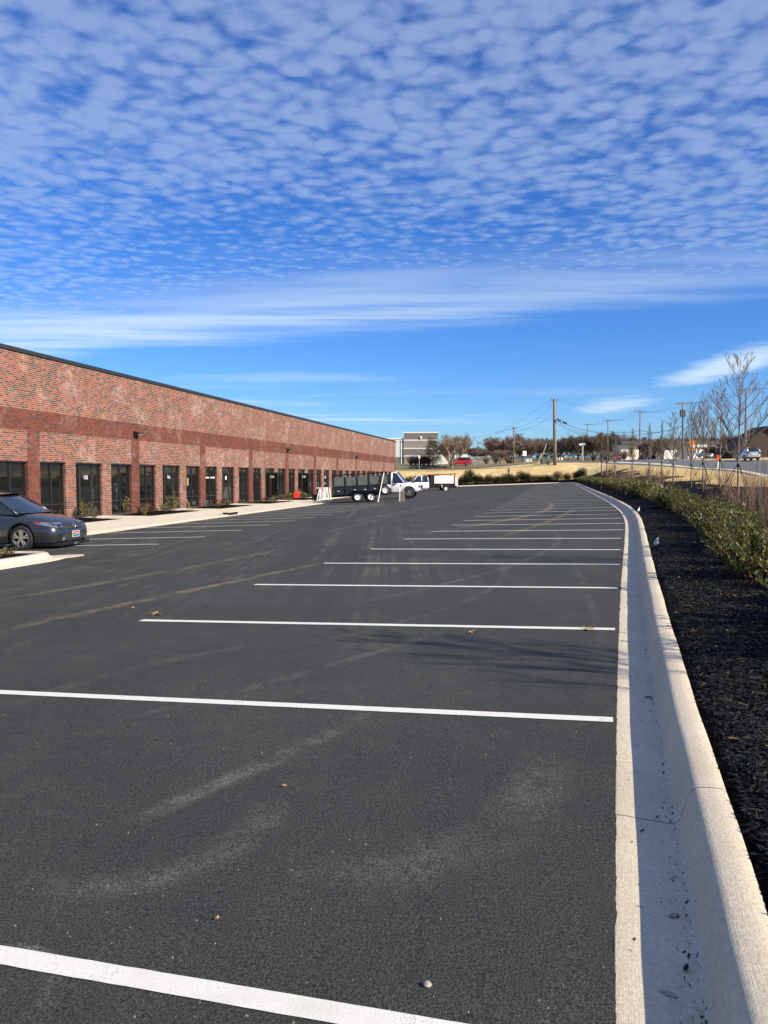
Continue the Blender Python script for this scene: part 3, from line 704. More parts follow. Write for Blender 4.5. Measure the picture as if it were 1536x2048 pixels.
tp2=Vector(tip); ctr=Vector((ue-.25,ve-.45)); ax=(tp2-ctr); nrm_=Vector((-ax.y,ax.x)).normalized(); P=[bw2(*(ctr+ax*math.cos(t_)*.96*(1 if math.cos(t_)>0 else .5)+nrm_*math.sin(t_)*.42)) for t_ in [i*PI/9 for i in range(18)]]
mb=MB(); mb.add([(p.x,p.y,lot(p.x,p.y)+.02) for p in P]+[(p.x,p.y,lot(p.x,p.y)-.05) for p in P],[tuple(range(18))]+[(i,(i+1)%18,18+(i+1)%18,18+i) for i in range(18)])
tag(mb.build('gutter_apron',M['curb'],smooth=False),kind='structure')
P=[p-nv*.3 for p,nv in zip(W3[::3],WN[::3])]
c0=cen; mb=MB(); rws=[]
for k in range(6):
    rws.append([(*(c0.lerp(q,1-k/6)),lot(*(c0.lerp(q,1-k/6)))+.12+(.0 if k==0 else rw.random()*.05)) for q in P])
tag(mb.grid(rws).build('island_bed',M['mulch'],smooth=True),kind='structure')
ISL=(ue,ve)
# ================================================================= vehicles
def wheel(parent, x, y, z, r, w, rim, side, style='spoke', rr=.70, name='wheel'):
    hub=MB(); ri=r*rr; s=side
    t=MB().lathe([(ri,-w/2+.01),(r*.93,-w/2),(r*.985,-w/2+.03),(r,-w/2+.06),(r,w/2-.06),(r*.985,w/2-.03),(r*.93,w/2),(ri,w/2-.01),(ri*.96,w/2-.04),(ri*.96,-w/2+.04),(ri,-w/2+.01)],'y',28,(0,0,0))
    o=t.build(name,M['black'],parent,smooth=True); o.location=(x,y,z)
    h=MB(); f=s*(w/2-.035)
    h.lathe([(ri*.97,f-s*.12),(ri*.99,f+s*.02),(ri*.93,f+s*.025),(ri*.88,f-s*.02),(ri*.86,f-s*.07)],'y',28)
    if style=='spoke':
        for k in range(5):
            a=2*PI*k/5+.3; c,sn=math.cos(a),math.sin(a)
            for da in (-.16,.16):
                c2,s2=math.cos(a+da),math.sin(a+da); h.obox((c*ri*.15,f-s*.01,sn*ri*.15),(c2*ri*.9,f-s*.0,s2*ri*.9),.075*r/.32,.035)
        h.lathe([(0,f+s*.012),(ri*.17,f+s*.01),(ri*.24,f-s*.02)],'y',16)
    else:
        h.lathe([(0,f-s*.01),(ri*.2,f-s*.01),(ri*.22,f-s*.05),(ri*.55,f-s*.03),(ri*.7,f-s*.06),(ri*.9,f-s*.05)],'y',24)
    h.build('rim',rim,o,smooth=(style!='spoke'))
    MB().lathe([(0,f-s*.09),(ri*.9,f-s*.09)],'y',20).build('brake_disc',M['darktrim'] if style=='spoke' else rim,o)
    return o
def bake_cut(o, cutters):
    dg=bpy.context.evaluated_depsgraph_get
    for mb in cutters:
        c=mb.build('cutter',M['darktrim']); c.parent=o.parent; m=o.modifiers.new('c','BOOLEAN'); m.operation='DIFFERENCE'; m.object=c; m.solver='EXACT'
        bpy.context.view_layer.update()
        me=bpy.data.meshes.new_from_object(o.evaluated_get(dg())); old=o.data; o.modifiers.clear(); o.data=me; bpy.data.objects.remove(c)
def lower_body(st, subdiv=2):
    """closed loft: stations (x, halfwidth, zbottom, zshoulder, ztop)"""
    rows=[]
    for x,w,zb,zs,zt in st:
        h=[(0,zb),(w*.80,zb),(w*.95,zb+.035),(w*.985,zb+.16),(w,(zb+zs)/2+.06),(w*.985,zs-.09),(w*.94,zs-.01),(w*.86,zs+(zt-zs)*.42),(w*.55,zt-(zt-zs)*.12),(0,zt)]
        rows.append([(x,y,z) for y,z in h]+[(x,-y,z) for y,z in h[::-1][1:-1]])
    n=len(rows[0]); mb=MB(); mb.v=[p for r in rows for p in r]
    for i in range(len(rows)-1):
        for j in range(n): mb.f.append((i*n+j,i*n+(j+1)%n,(i+1)*n+(j+1)%n,(i+1)*n+j))
    mb.f.append(tuple(range(n))); mb.f.append(tuple(range((len(rows)-1)*n,len(rows)*n)))
    return mb
def catmull(st,k=4):
    out=[]; a=np.array(st,float)
    for i in range(len(a)-1):
        p0,p1,p2,p3=a[max(i-1,0)],a[i],a[i+1],a[min(i+2,len(a)-1)]
        for j in range(k):
            t=j/k; out.append(.5*((2*p1)+(-p0+p2)*t+(2*p0-5*p1+4*p2-p3)*t*t+(-p0+3*p1-3*p2+p3)*t**3))
    out.append(a[-1]); return [tuple(r) for r in out]
def car(root, st, cab, wheels, paint, rim=None, cut=True, wr=.33, ww=.215, track=.762, hi=True, tail=True):
    """cab: xf0,xf1,xr1,xr0, zf0,zt1,zt2,zr0, wb,wt  (windscreen base/top, roof rear, rear base)"""
    rim=rim or M['alloy']
    b=lower_body(catmull(st,5 if hi else 2)).build('body',paint,root,smooth=True)
    for wx in wheels:
        for sd_ in (1,-1):
            if cut: bake_cut(b,[MB().prism([(wx+wr*1.16*math.cos(t_),wr*1.04+wr*1.16*math.sin(t_)) for t_ in [i*PI/16 for i in range(32)]],sd_*.5,sd_*1.2)])
    if cut: b.data.polygons.foreach_set('use_smooth',[True]*len(b.data.polygons)); m=b.modifiers.new('w','EDGE_SPLIT'); m.split_angle=.7
    if cut:
        liner=MB()
        for wx in wheels:
            liner.box(wx-wr*1.3,wx+wr*1.3,-.66,.66,wr*.9,wr*2.15)
        liner.build('wheel_arch_liner',M['darktrim'],root)
    for wx in wheels:
        for sd_ in (1,-1): wheel(root,wx,sd_*track,wr,wr,ww,rim,sd_)
    xf0,xf1,xr1,xr0,zf0,zt1,zt2,zr0,wb,wt=cab; B=.16
    g=MB().patch((xf0,wb,zf0),(xf0,-wb,zf0),(xf1,-wt,zt1),(xf1,wt,zt1),10,6,(B,0,0)); g.build('windscreen',M['carglass'],root,smooth=True)
    g=MB().patch((xr0,wb,zr0),(xr0,-wb,zr0),(xr1,-wt,zt2),(xr1,wt,zt2),10,6,(-B*.7,0,0)); g.build('rear_window',M['carglass'],root,smooth=True)
    for s in (1,-1):
        MB().patch((xf0,s*wb,zf0-.04),(xr0,s*wb,zr0-.04),(xr1,s*wt,zt2),(xf1,s*wt,zt1),12,4,(0,s*.02,0)).build('side_window',M['carglass'],root,smooth=True)
        p=MB().tube([(xf0+.02,s*(wb+.005),zf0-.03),((xf0+xf1)/2,s*((wb+wt)/2+.004),(zf0+zt1)/2+.015),(xf1,s*wt,zt1)],[.03,.026,.03],8)
        p.tube([(xr0,s*(wb+.005),zr0-.03),((xr0+xr1)/2,s*((wb+wt)/2+.004),(zr0+zt2)/2+.02),(xr1,s*wt,zt2)],[.10,.07,.04],8)
        p.tube([(xf1,s*wt,zt1),((xf1+xr1)/2,s*(wt+.02),(zt1+zt2)/2+.02),(xr1,s*wt,zt2)],.035,8)
        xm=xf1+(xr1-xf1)*.38; p.tube([(xm+.1,s*(wb+.022),zf0-.02),(xm,s*(wt+.02),(zt1+zt2)/2)],.03,6)
        p.build('pillar',paint,root,smooth=True)
    rows=[]; n=8
    for i in range(13):
        t=i/12; x=xf1+(xr1-xf1)*t; zz=zt1+(zt2-zt1)*t+.035*math.sin(PI*t)+.02; r=[]
        for j in range(n+1):
            q=-1+2*j/n; bx=(B*(1-t)-B*.7*t)*(1-q*q); r.append((x+bx,q*wt*1.03,zz+.045*(1-q*q)-.012*abs(q)**3))
        rows.append(r)
    MB().grid(rows).build('roof',paint,root,smooth=True)
    return b
SED=[(-2.27,.60,.30,.78,.88),(-2.2,.72,.26,.86,.98),(-2.0,.82,.20,.90,1.04),(-1.6,.865,.18,.91,1.06),(-1,.88,.18,.90,1.0),(0,.88,.17,.87,.98),(.7,.88,.17,.82,.98),(1.05,.88,.17,.79,.965),(1.4,.875,.18,.75,.925),(1.75,.86,.19,.71,.86),(2.0,.82,.19,.66,.78),(2.14,.75,.20,.61,.70),(2.23,.62,.22,.55,.63),(2.275,.42,.25,.5,.57)]
SEDCAB=(1.12,.28,-.95,-1.72,.955,1.385,1.40,1.04,.70,.54)
SUVST=[(-2.3,.62,.38,.95,1.05),(-2.24,.78,.32,1.0,1.12),(-1.9,.87,.26,1.02,1.12),(-1.0,.90,.25,1.02,1.1),(0,.9,.25,1.0,1.1),(.9,.9,.25,.97,1.08),(1.3,.89,.26,.93,1.04),(1.8,.87,.27,.86,.98),(2.1,.8,.28,.78,.90),(2.25,.66,.3,.68,.8),(2.3,.5,.34,.6,.7)]
SUVCAB=(1.15,.45,-1.75,-2.18,1.07,1.6,1.6,1.12,.76,.60)
def lamp_patch(root,P,name,m,lift=(0,0,0),n=6,bul=(0,0,0)):
    l=Vector(lift); P=[Vector(p)+l for p in P]; return MB().patch(*P,n,4,bul).build(name,m,root,smooth=True)
# --- the parked saloon, nose towards the aisle
cw=atlot(40,1101); 
hd=math.atan2(bn.y,bn.x)
def place_on_lot(px,py,hd,lx,ly):  # object with local point (lx,ly) at pixel ground point
    p=atlot(px,py); c,s=math.cos(hd),math.sin(hd); return Vector((p.x-(c*lx-s*ly),p.y-(s*lx+c*ly)))
pos=place_on_lot(41,1101,hd,1.32,-.87)
saloon=thing('parked_car','dark slate blue saloon car parked nose out beside the left kerbed island','car',(pos.x,pos.y,lot(pos.x,pos.y)+.012),hd)
body=car(saloon,SED,SEDCAB,(1.32,-1.28),M['navy'])
print('car at',pos,lot(*pos))
def surf(x,y,st=SED):   # body surface height above (x,y) by station interpolation
    a=np.array(st); w=np.interp(x,a[:,0],a[:,1]); return w
from mathutils.bvhtree import BVHTree
def proj_patch(root,ob,fn,dirv,name,m,off=.006,n=14,k=10):
    """drape a patch on a body: fn(s,t)->start point, cast along dirv"""
    me=ob.data; bv=BVHTree.FromPolygons([v.co for v in me.vertices],[tuple(p.vertices) for p in me.polygons]); d=Vector(dirv).normalized(); rows=[]
    for j in range(k+1):
        r=[]
        for i in range(n+1):
            p=Vector(fn(i/n,j/k)); h=bv.ray_cast(p,d); q=h[0] if h[0] is not None else p+d*3
            r.append(tuple(q-d*off))
        rows.append(r)
    return MB().grid(rows).build(name,m,root,smooth=True)
def polyfn(A,B,Cc,D):
    A,B,Cc,D=map(Vector,(A,B,Cc,D)); return lambda s,t:(A.lerp(B,s)).lerp(D.lerp(Cc,s),t)
for s in (-1,1):
    # swept head lamp on the corner
    dv=(-.75,-s*.66,-.05)
    h=proj_patch(saloon,body,polyfn((3.2,s*1.16,.60),(3.2,s*2.10,.79),(3.2,s*2.16,.85),(3.2,s*1.30,.79)),dv,'headlight',M['lamp'])
    for i,(yy,zz) in enumerate(((1.34,.695),(1.52,.745),(1.72,.785))):
        proj_patch(h,body,lambda a,b,yy=yy,zz=zz:(3.2,s*(yy+.05*(a)*math.cos(b*2*PI)),zz+.036*a*math.sin(b*2*PI)),dv,'lamp_bowl',M['chrome'],.012,6,16)
    proj_patch(h,body,polyfn((3.2,s*1.97,.785),(3.2,s*2.10,.80),(3.2,s*2.15,.845),(3.2,s*2.0,.84)),dv,'turn_signal',M['amber'],.011,6,5)
    proj_patch(h,body,polyfn((3.2,s*1.60,.705),(3.2,s*1.64,.72),(3.2,s*1.66,.82),(3.2,s*1.61,.81)),dv,'lamp_shade',M['darktrim'],.010,4,5)
    fg=proj_patch(saloon,body,polyfn((3.2,s*1.14,.27),(3.2,s*1.50,.30),(3.2,s*1.42,.49),(3.2,s*1.20,.48)),dv,'fog_light',M['darktrim'],.008)
    proj_patch(fg,body,lambda a,b:(3.2,s*(1.285+.055*a*math.cos(b*2*PI)),.375+.05*a*math.sin(b*2*PI)),dv,'lens',M['lamp'],.018,5,14)
gr=proj_patch(saloon,body,polyfn((3,-.52,.555),(3,.52,.555),(3,.66,.69),(3,-.66,.69)),(-1,0,0),'grille',M['darktrim'],.008,24,8)
gl=MB()
lo=proj_patch(saloon,body,polyfn((3,-.50,.285),(3,.50,.285),(3,.62,.43),(3,-.62,.43)),(-1,0,0),'lower_grille',M['darktrim'],.008,24,8)
for par,zs_ in ((gr,(.585,.615,.65)),(lo,(.31,.335,.36,.385,.41))):
    for z0 in zs_: proj_patch(par,body,polyfn((3,-.5,z0-.005),(3,.5,z0-.005),(3,.5,z0+.004),(3,-.5,z0+.004)),(-1,0,0),'grille_bar',M['tgrey'],.016,20,1)
# badge: three interlocking ellipses
bx=2.285
bg=MB()
def ell(a,b,cz,tl=.008,n=28):
    P=[(bx,a*math.cos(2*PI*k/n),cz+b*math.sin(2*PI*k/n)) for k in range(n+1)]; bg.tube(P,tl,6,False)
ell(.085,.055,.635); ell(.03,.053,.635,.006); ell(.06,.022,.658,.006)
bg.xf(Matrix.Translation((-.02,0,0))).build('badge',M['chrome'],saloon,smooth=True)
pl=thing('front_plate',None,None); pl.parent=saloon; pl.location=(2.292,0.03,.335)
MB().box(-.004,0,-.155,.155,-.0,.155).build('plate_board',M['signwhite'],pl)
fw=.145; fh0,fh1=.01,.145; c=(fh0+fh1)/2
def fl(pts,m,x,name): 
    mb=MB(); mb.add([(x,-y,z) for y,z in pts],[tuple(range(len(pts)))]); mb.build(name,M[m] if m in M else m,pl)
fr_=mat('flag_red',(.62,.03,.03),.4); fb=mat('flag_blue',(.01,.03,.3),.4); fg_=mat('flag_green',(.0,.24,.09),.4); fy=mat('flag_gold',(.8,.45,.01),.4); fk=mat('flag_black',(.01,.01,.01),.4)
# seen from the front, the hoist is on the viewer's left (local -y -> viewer left)
S=lambda y: y
def fl2(pts,m,x,name):
    mb=MB(); mb.add([(x,y,z) for y,z in pts],[tuple(range(len(pts)))]); mb.build(name,m,pl)
hs=-fw
fl2([(hs,fh1),(fw,fh1),(fw,c+.022),(hs+.12,c+.022)],fr_,.0012,'flag_stripe')
fl2([(hs,fh0),(fw,fh0),(fw,c-.022),(hs+.12,c-.022)],fb,.0012,'flag_stripe')
fl2([(hs,fh1-.0),(hs+.02,fh1),(hs+.115,c+.013),(fw,c+.013),(fw,c-.013),(hs+.115,c-.013),(hs+.02,fh0),(hs,fh0)],fg_,.003,'flag_stripe')
fl2([(hs,fh1-.015),(hs+.085,c),(hs,fh0+.015)],fy,.0045,'flag_stripe'); fl2([(hs,fh1-.03),(hs+.062,c),(hs,fh0+.03)],fk,.006,'flag_stripe')
for s in (-1,1):
    mm=MB().lathe([(0,-.09),(.05,-.085),(.075,-.03),(.075,.03),(.05,.085),(0,.09)],'x',14); mm.xf(Matrix.Translation((.52,s*1.0,1.0))@Matrix.Rotation(PI/2*s,4,'Z')@Matrix.Scale(.8,4,(0,0,1)))
    mm.build('wing_mirror',M['navy'],saloon,smooth=True)
    MB().obox((.56,s*.72,.97),(.53,s*.93,.99),.06,.03).build('mirror_arm',M['darktrim'],saloon)
# side trim: shut lines, handles, sill, wipers
for s in (-1,1):
    d_=(0,-s,0)
    for x0,x1 in ((.62,.50),(-.42,-.36)): proj_patch(saloon,body,polyfn((x0,s*2,.26),(x0+.006,s*2,.26),(x1+.006,s*2,.90),(x1,s*2,.90)),d_,'shut_line',M['darktrim'],.003,1,12)
    for x in (-.22,-1.2): MB().obox((x,s*.895,.80),(x-.2,s*.895,.805),.03,.03).build('door_handle',M['navy'],saloon)
MB().obox((1.13,.55,.985),(.98,-.1,1.06),.015,.012).obox((1.14,-.02,.99),(1.0,-.62,1.05),.015,.012).build('wiper',M['darktrim'],saloon)
MB().prism([(2.27,.16),(2.2,.13),(1.75,.125),(1.75,.2),(2.2,.22),(2.3,.22)],-.66,.66).build('front_lip',M['navy'],saloon,bevel=.02)
# --- other cars
def simple_car(name,label,st,cab,paint,loc,hd,z,group=None,wr=.33,tail=True,suv=False):
    r=thing(name,label,'car',(loc[0],loc[1],z),hd,group)
    b=car(r,st,cab,(1.35,-1.3),paint,hi=False,wr=wr,track=.78)
    x0=st[0][0]
    for s in (-1,1):
        MB().box(x0-.02,x0+.16,s*.5,s*.84,.72 if not suv else .86,.90 if not suv else 1.06).build('tail_light',M['redlens'],r,bevel=.02)
        MB().box(2.0,2.22,s*.46,s*.74,.58 if not suv else .68,.70 if not suv else .84).build('headlight',M['lamp'],r,bevel=.03)
    MB().box(x0-.03,x0+.05,-.26,.26,.6 if not suv else .72,.72 if not suv else .84).build('number_plate',M['signwhite'],r)
    MB().box(x0-.05,x0+.1,-.75,.75,.3,.45).build('bumper',M['darktrim'],r,bevel=.03)
    return r
p=at(1496,921.5,101); z=gz(p.x,p.y)+.03
suv=simple_car('suv','silver white estate suv driving away on the road at the right','',SUVCAB,M['silver'],(p.x,p.y),0,z) if 0 else None
suv=simple_car('suv','silver white suv driving away along the road at the right edge',SUVST,SUVCAB,M['silver'],(p.x,p.y),math.radians(82),z,suv=True,wr=.36)
p=at(923,936.5,150); 
redc=simple_car('red_car','bright red car on the side road beyond the straw bank',SUVST,SUVCAB,M['red'],(p.x,p.y+3),math.radians(178),gz(p.x,p.y+3)+.05,suv=True,wr=.34)
p=at(1413,918.5,172); pa=simple_car('parked_car','white hatchback parked in front of the cream warehouse, nearer the brown shed',SUVST,SUVCAB,M['white'],(p.x,p.y),math.radians(200),gz(p.x,p.y)+.05,'white cars by the warehouse',suv=True)
pb=copy_tree(pa); p=at(1424,918.5,180); pb.location=(p.x+1,p.y,gz(p.x,p.y)+.05); pb['label']='white car parked behind the other white car by the warehouse'; pb.rotation_euler=(0,0,math.radians(215))
p=at(1229,922,190); pc=simple_car('pickup_truck','faded red pickup far off under the bare trees',SED,SEDCAB,mat('faded_red',(.42,.09,.07),.6),(p.x,p.y),math.radians(170),gz(p.x,p.y)+.05)
# --- dump trailer
pos=atlot(737,1004.3); tr=thing('dump_trailer','black high sided dump trailer with two white wheels and a spare tyre','trailer',(pos.x-.82,pos.y+.9,lot(pos.x,pos.y)),math.radians(5))
# local: +x to the right, -y to the viewer; wheel contact at x=0 (rear axle) and .88
th=math.radians(3.2); R_=Matrix.Translation((.4,0,.35))@Matrix.Rotation(-th,4,'Y')@Matrix.Translation((-.4,0,-.35))
x0,x1=-1.62,2.22; zb=.60; zt=1.80
b=MB(); wl=.05
b.box(x0,x1,-1.05,-1.0,zb,1.16).box(x0,x1,1.0,1.05,zb,1.16).box(x0+.0,x0+.05,-1,1,zb,1.16).box(x1-.05,x1,-1,1,zb,zt).box(x0,x1,-1.0,1.0,zb,zb+.06)
b.xf(R_).build('tub',M['blackpaint'],tr)
sp=MB(); xs_=[x0+.03,x0+.84,x0+1.65,x0+2.45,x0+3.26,x1-.03]
for x in xs_:
    sp.box(x-.045,x+.045,-1.12,-1.051,zb-.05,zt).box(x-.045,x+.045,1.051,1.12,zb-.05,zt)
sp.box(x0,x1,-1.11,-1.052,1.13,1.175); sp.xf(R_).build('stake_post',M['blackpaint'],tr)
for i in range(5):
    a,b_=xs_[i]+.05,xs_[i+1]-.05
    for s in (-1,1):
        q=MB().box(a,b_,s*1.06-.012,s*1.06+.012,1.18,zt-.03-(.03 if i%2 else 0)).xf(R_).build('side_board',M['tgrey'],tr)  # boards above the tub in a lighter grey than its black
MB().box(x0-.1,x1+.15,-.62,-.5,.42,.6).box(x0-.1,x1+.15,.5,.62,.42,.6).box(x0,x0+.1,-.5,.5,.43,.59).xf(R_).build('chassis',M['blackpaint'],tr)
MB().obox((x1+.1,-.56,.5),(x1+1.4,0,.45),.1,.12).obox((x1+.1,.56,.5),(x1+1.4,0,.45),.1,.12).xf(R_).build('drawbar',M['blackpaint'],tr)
MB().box(x1-.4,x1+.1,-1.0,-.3,.62,1.0).box(x1+.0,x1+.12,-.95,.6,1.0,1.75).xf(R_).build('front_rack',M['blackpaint'],tr)
for x in (0,.92):
    for s in (-1,1): wheel(tr,x,s*.98,.36,.36,.22,M['whiteflat'],s,'disc',.6)
fd=MB(); 
for s in (-1,1): fd.prism([(-.55,.62),(-.4,.80),(1.3,.80),(1.45,.62),(1.42,.60),(1.28,.77),(-.38,.77),(-.52,.60)],s*1.05,s*1.30)
fd.build('fender',M['blackpaint'],tr)
sw=wheel(tr,1.86,-1.16,.82,.36,.2,M['whiteflat'],-1,'disc',.55,'spare_wheel')
for x,z in ((-.2,.86),(.5,.88),(1.15,.93),(-1.3,.75)): MB().box(x-.06,x+.06,-1.32 if x>-1 else -1.14,-1.30 if x>-1 else -1.12,z-.02,z+.02).build('reflector',M['whiteflat'],tr)
MB().box(2.0,2.25,-1.13,-1.11,.98,1.2).build('placard',M['signwhite'],tr)
MB().box(2.05,2.25,-1.13,-1.11,.70,.78).build('marker_light',M['amber'],tr)
MB().tube([(x0+.1,-.6,1.82),(x0+1.5,-.7,1.9),(x1-1.4,-.5,1.97),(x1-.2,-.7,2.03)],.05,6).xf(Matrix()).build('rolled_tarp',M['blackpaint'],tr)
pw=thing('leaning_pole','pale pole leaning against the side of the black dump trailer','pole',(tr.location.x,tr.location.y,tr.location.z),tr.rotation_euler.z)
MB().tube([(1.32,-1.75,.03),(1.78,-1.16,2.02)],[.035,.028],8).build('shaft',M['whiteflat'],pw); MB().obox((1.25,-1.78,.04),(1.42,-1.7,.04),.08,.05).build('foot',M['steel'],pw)
# --- white truck in front of the trailer
def truck_cab(r,xf=0,hood=1.25,crew=False,hgt=1.9,paint=None):
    """front bumper at x=0, extends to -x; origin on ground centre"""
    paint=paint or M['white']; w=.98
    L=2.35 if not crew else 3.3
    st=[(-L-.02,.93,.5,1.12,1.18),(-L+.1,w,.45,1.15,1.2),(-1.9,w,.45,1.15,1.2),(-1.55,w,.45,1.14,1.22),(-1.25,w,.46,1.10,1.20),(-.7,.97,.48,1.06,1.15),(-.3,.95,.5,1.0,1.08),(-.12,.9,.52,.93,1.0),(-.06,.8,.55,.9,.95)]
    b=lower_body(catmull(st,2)).build('cab_body',paint,r,smooth=True)
    bake_cut(b,[MB().prism([(-.92+.49*math.cos(t_),.44+.49*math.sin(t_)) for t_ in [i*PI/16 for i in range(32)]],s*.6,s*1.3) for s in (-1,1)])
    m=b.modifiers.new('w','EDGE_SPLIT'); m.split_angle=.7
    xa=-1.28; xb=-1.92; xr=-L+.05; z0=1.18; z1=hgt-.06; wb=.90; wt=.74
    MB().patch((xa,wb,z0),(xa,-wb,z0),(xb,-wt,z1),(xb,wt,z1),8,5,(.15,0,0)).build('windscreen',M['carglass'],r,smooth=True)
    MB().patch((xr,wb,z0),(xr,-wb,z0),(xr+.05,-wt,z1),(xr+.05,wt,z1),4,4).build('rear_window',M['carglass'],r)
    for s in (-1,1):
        MB().patch((xa-.02,s*wb,z0-.03),(xr,s*wb,z0-.03),(xr+.05,s*wt,z1),(xb,s*wt,z1),6,3,(0,s*.01,0)).build('side_window',M['carglass'],r,smooth=True)
        p=MB().tube([(xa,s*(wb+.01),z0-.03),(xb,s*wt,z1)],.04,8).tube([(xr,s*(wb+.01),z0-.03),(xr+.05,s*wt,z1)],.07,8).tube([(xb,s*wt,z1),(xr+.05,s*wt,z1)],.04,8)
        if crew: p.tube([(-2.42,s*(wb+.02),z0-.03),(-2.45,s*(wt+.02),z1)],.07,8)
        p.build('pillar',paint,r,smooth=True)
        MB().box(-.22,-.06,s*.62,s*.93,.80,.98).build('headlight',M['lamp'],r,bevel=.03)
        MB().box(-1.72,-1.62,s*1.02,s*1.22,1.22,1.5).build('wing_mirror',M['darktrim'],r,bevel=.03)
        MB().obox((-1.66,s*.93,1.25),(-1.66,s*1.05,1.3),.04,.04).build('mirror_arm',M['darktrim'],r)
        MB().box(-1.9,-L+.1,s*.86,s*1.06,.36,.42).build('running_board',M['steel'],r)
        MB().box(-2.12-(0 if not crew else .0),-2.0,s*.985,s*1.0,1.0,1.04).build('door_handle',M['darktrim'],r)
    rows=[[(xb+(xr+.05-xb)*t+.14*(1-t)*(1-q*q),q*wt*1.04,z1+.02+.05*(1-q*q)+.02*math.sin(PI*t)) for q in (-1,-.7,-.35,0,.35,.7,1)] for t in (0,.25,.5,.75,1)]
    MB().grid(rows).build('roof',paint,r,smooth=True)
    MB().box(-.09,-.03,-.6,.6,.68,.98).build('grille',M['darktrim'],r,bevel=.02)
    MB().box(-.1,.06,-.95,.95,.46,.66).build('front_bumper',M['chrome'],r,bevel=.04)
    for s in (-1,1): wheel(r,-.92,s*.84,.40,.40,.25,M['steel'],s,'spoke',.55)
    return L
hd2=math.radians(-9)
pos=place_on_lot(842,996.5,hd2,0,-.9)
tk=thing('work_truck','white single cab work truck facing right in front of the black dump trailer','truck',(pos.x,pos.y,lot(pos.x,pos.y)),hd2)
L=truck_cab(tk,hgt=2.0)
MB().box(-L-3.4,-L-.05,-.5,-.4,.5,.66).box(-L-3.4,-L-.05,.4,.5,.5,.66).build('chassis',M['blackpaint'],tk)
MB().box(-L-3.5,-L-.1,-1.05,1.05,.8,.88).box(-L-3.5,-L-.1,-1.05,-1.0,.885,1.2).box(-L-3.5,-L-.1,1.0,1.05,.885,1.2).build('truck_bed',M['blackpaint'],tk)
for s in (-1,1): wheel(tk,-L-2.2,s*.84,.40,.40,.25,M['steel'],s,'disc',.55)
# --- second truck facing left with dump body
hd3=math.radians(180+8)
pos=place_on_lot(803,983.8,hd3,0,.9)
t2=thing('dump_truck','white crew cab truck with a white dump body and red steel frame, parked facing left','truck',(pos.x,pos.y,lot(pos.x,pos.y)),hd3)
L=truck_cab(t2,crew=True,hgt=1.95)
x0=-L-.1
MB().box(x0-3.4,x0,-.5,-.35,.5,.72).box(x0-3.4,x0,.35,.5,.5,.72).build('chassis',M['blackpaint'],t2)
MB().box(x0-3.1,x0-.3,-.98,.98,.62,.99).build('sub_frame',M['blackpaint'],t2)
MB().box(x0-.5,x0-.02,-1.0,1.0,.55,2.0).build('tool_rack',M['blackpaint'],t2,bevel=.02)
MB().box(x0-3.1,x0-.55,-1.05,1.05,1.0,1.92).build('dump_body',M['white'],t2,bevel=.03)
f=MB()
for x in (x0-3.05,):
    for s in (-1,1): f.box(x-.05,x+.05,s*1.05,s*1.12,.9,2.1)
for s in (-1,1): f.obox((x0-.1,s*1.08,2.0),(x0-3.2,s*1.08,2.14),.07,.08); f.obox((x0-.5,s*1.08,.98),(x0-3.2,s*1.08,.98),.05,.05)
f.build('steel_frame',M['redframe'],t2)
MB().obox((x0+.6,0,2.03),(x0-3.6,0,2.2),2.0,.05).build('tarp',M['redframe'],t2)
MB().box(x0-3.5,x0-3.12,-.9,.9,.75,.98).box(x0-3.45,x0-3.12,-.98,-.8,1.0,1.75).box(x0-3.45,x0-3.12,.8,.98,1.0,1.75).build('tailgate',M['whiteflat'],t2,bevel=.02)
for s in (-1,1):
    MB().box(x0-3.5,x0-3.42,s*.72,s*.9,.8,.95).build('tail_light',M['redlens'],t2); wheel(t2,x0-2.0,s*.86,.40,.40,.3,M['whiteflat'],s,'disc',.5)
    MB().prism([(x0-1.5,.95),(x0-1.55,.5),(x0-1.5,.5),(x0-1.4,.95)],s*.7,s*1.0).build('mudflap',M['whiteflat'],t2)
MB().tube([(x0-.0,0,.1),(x0-.0,0,.2)],.01,4).v
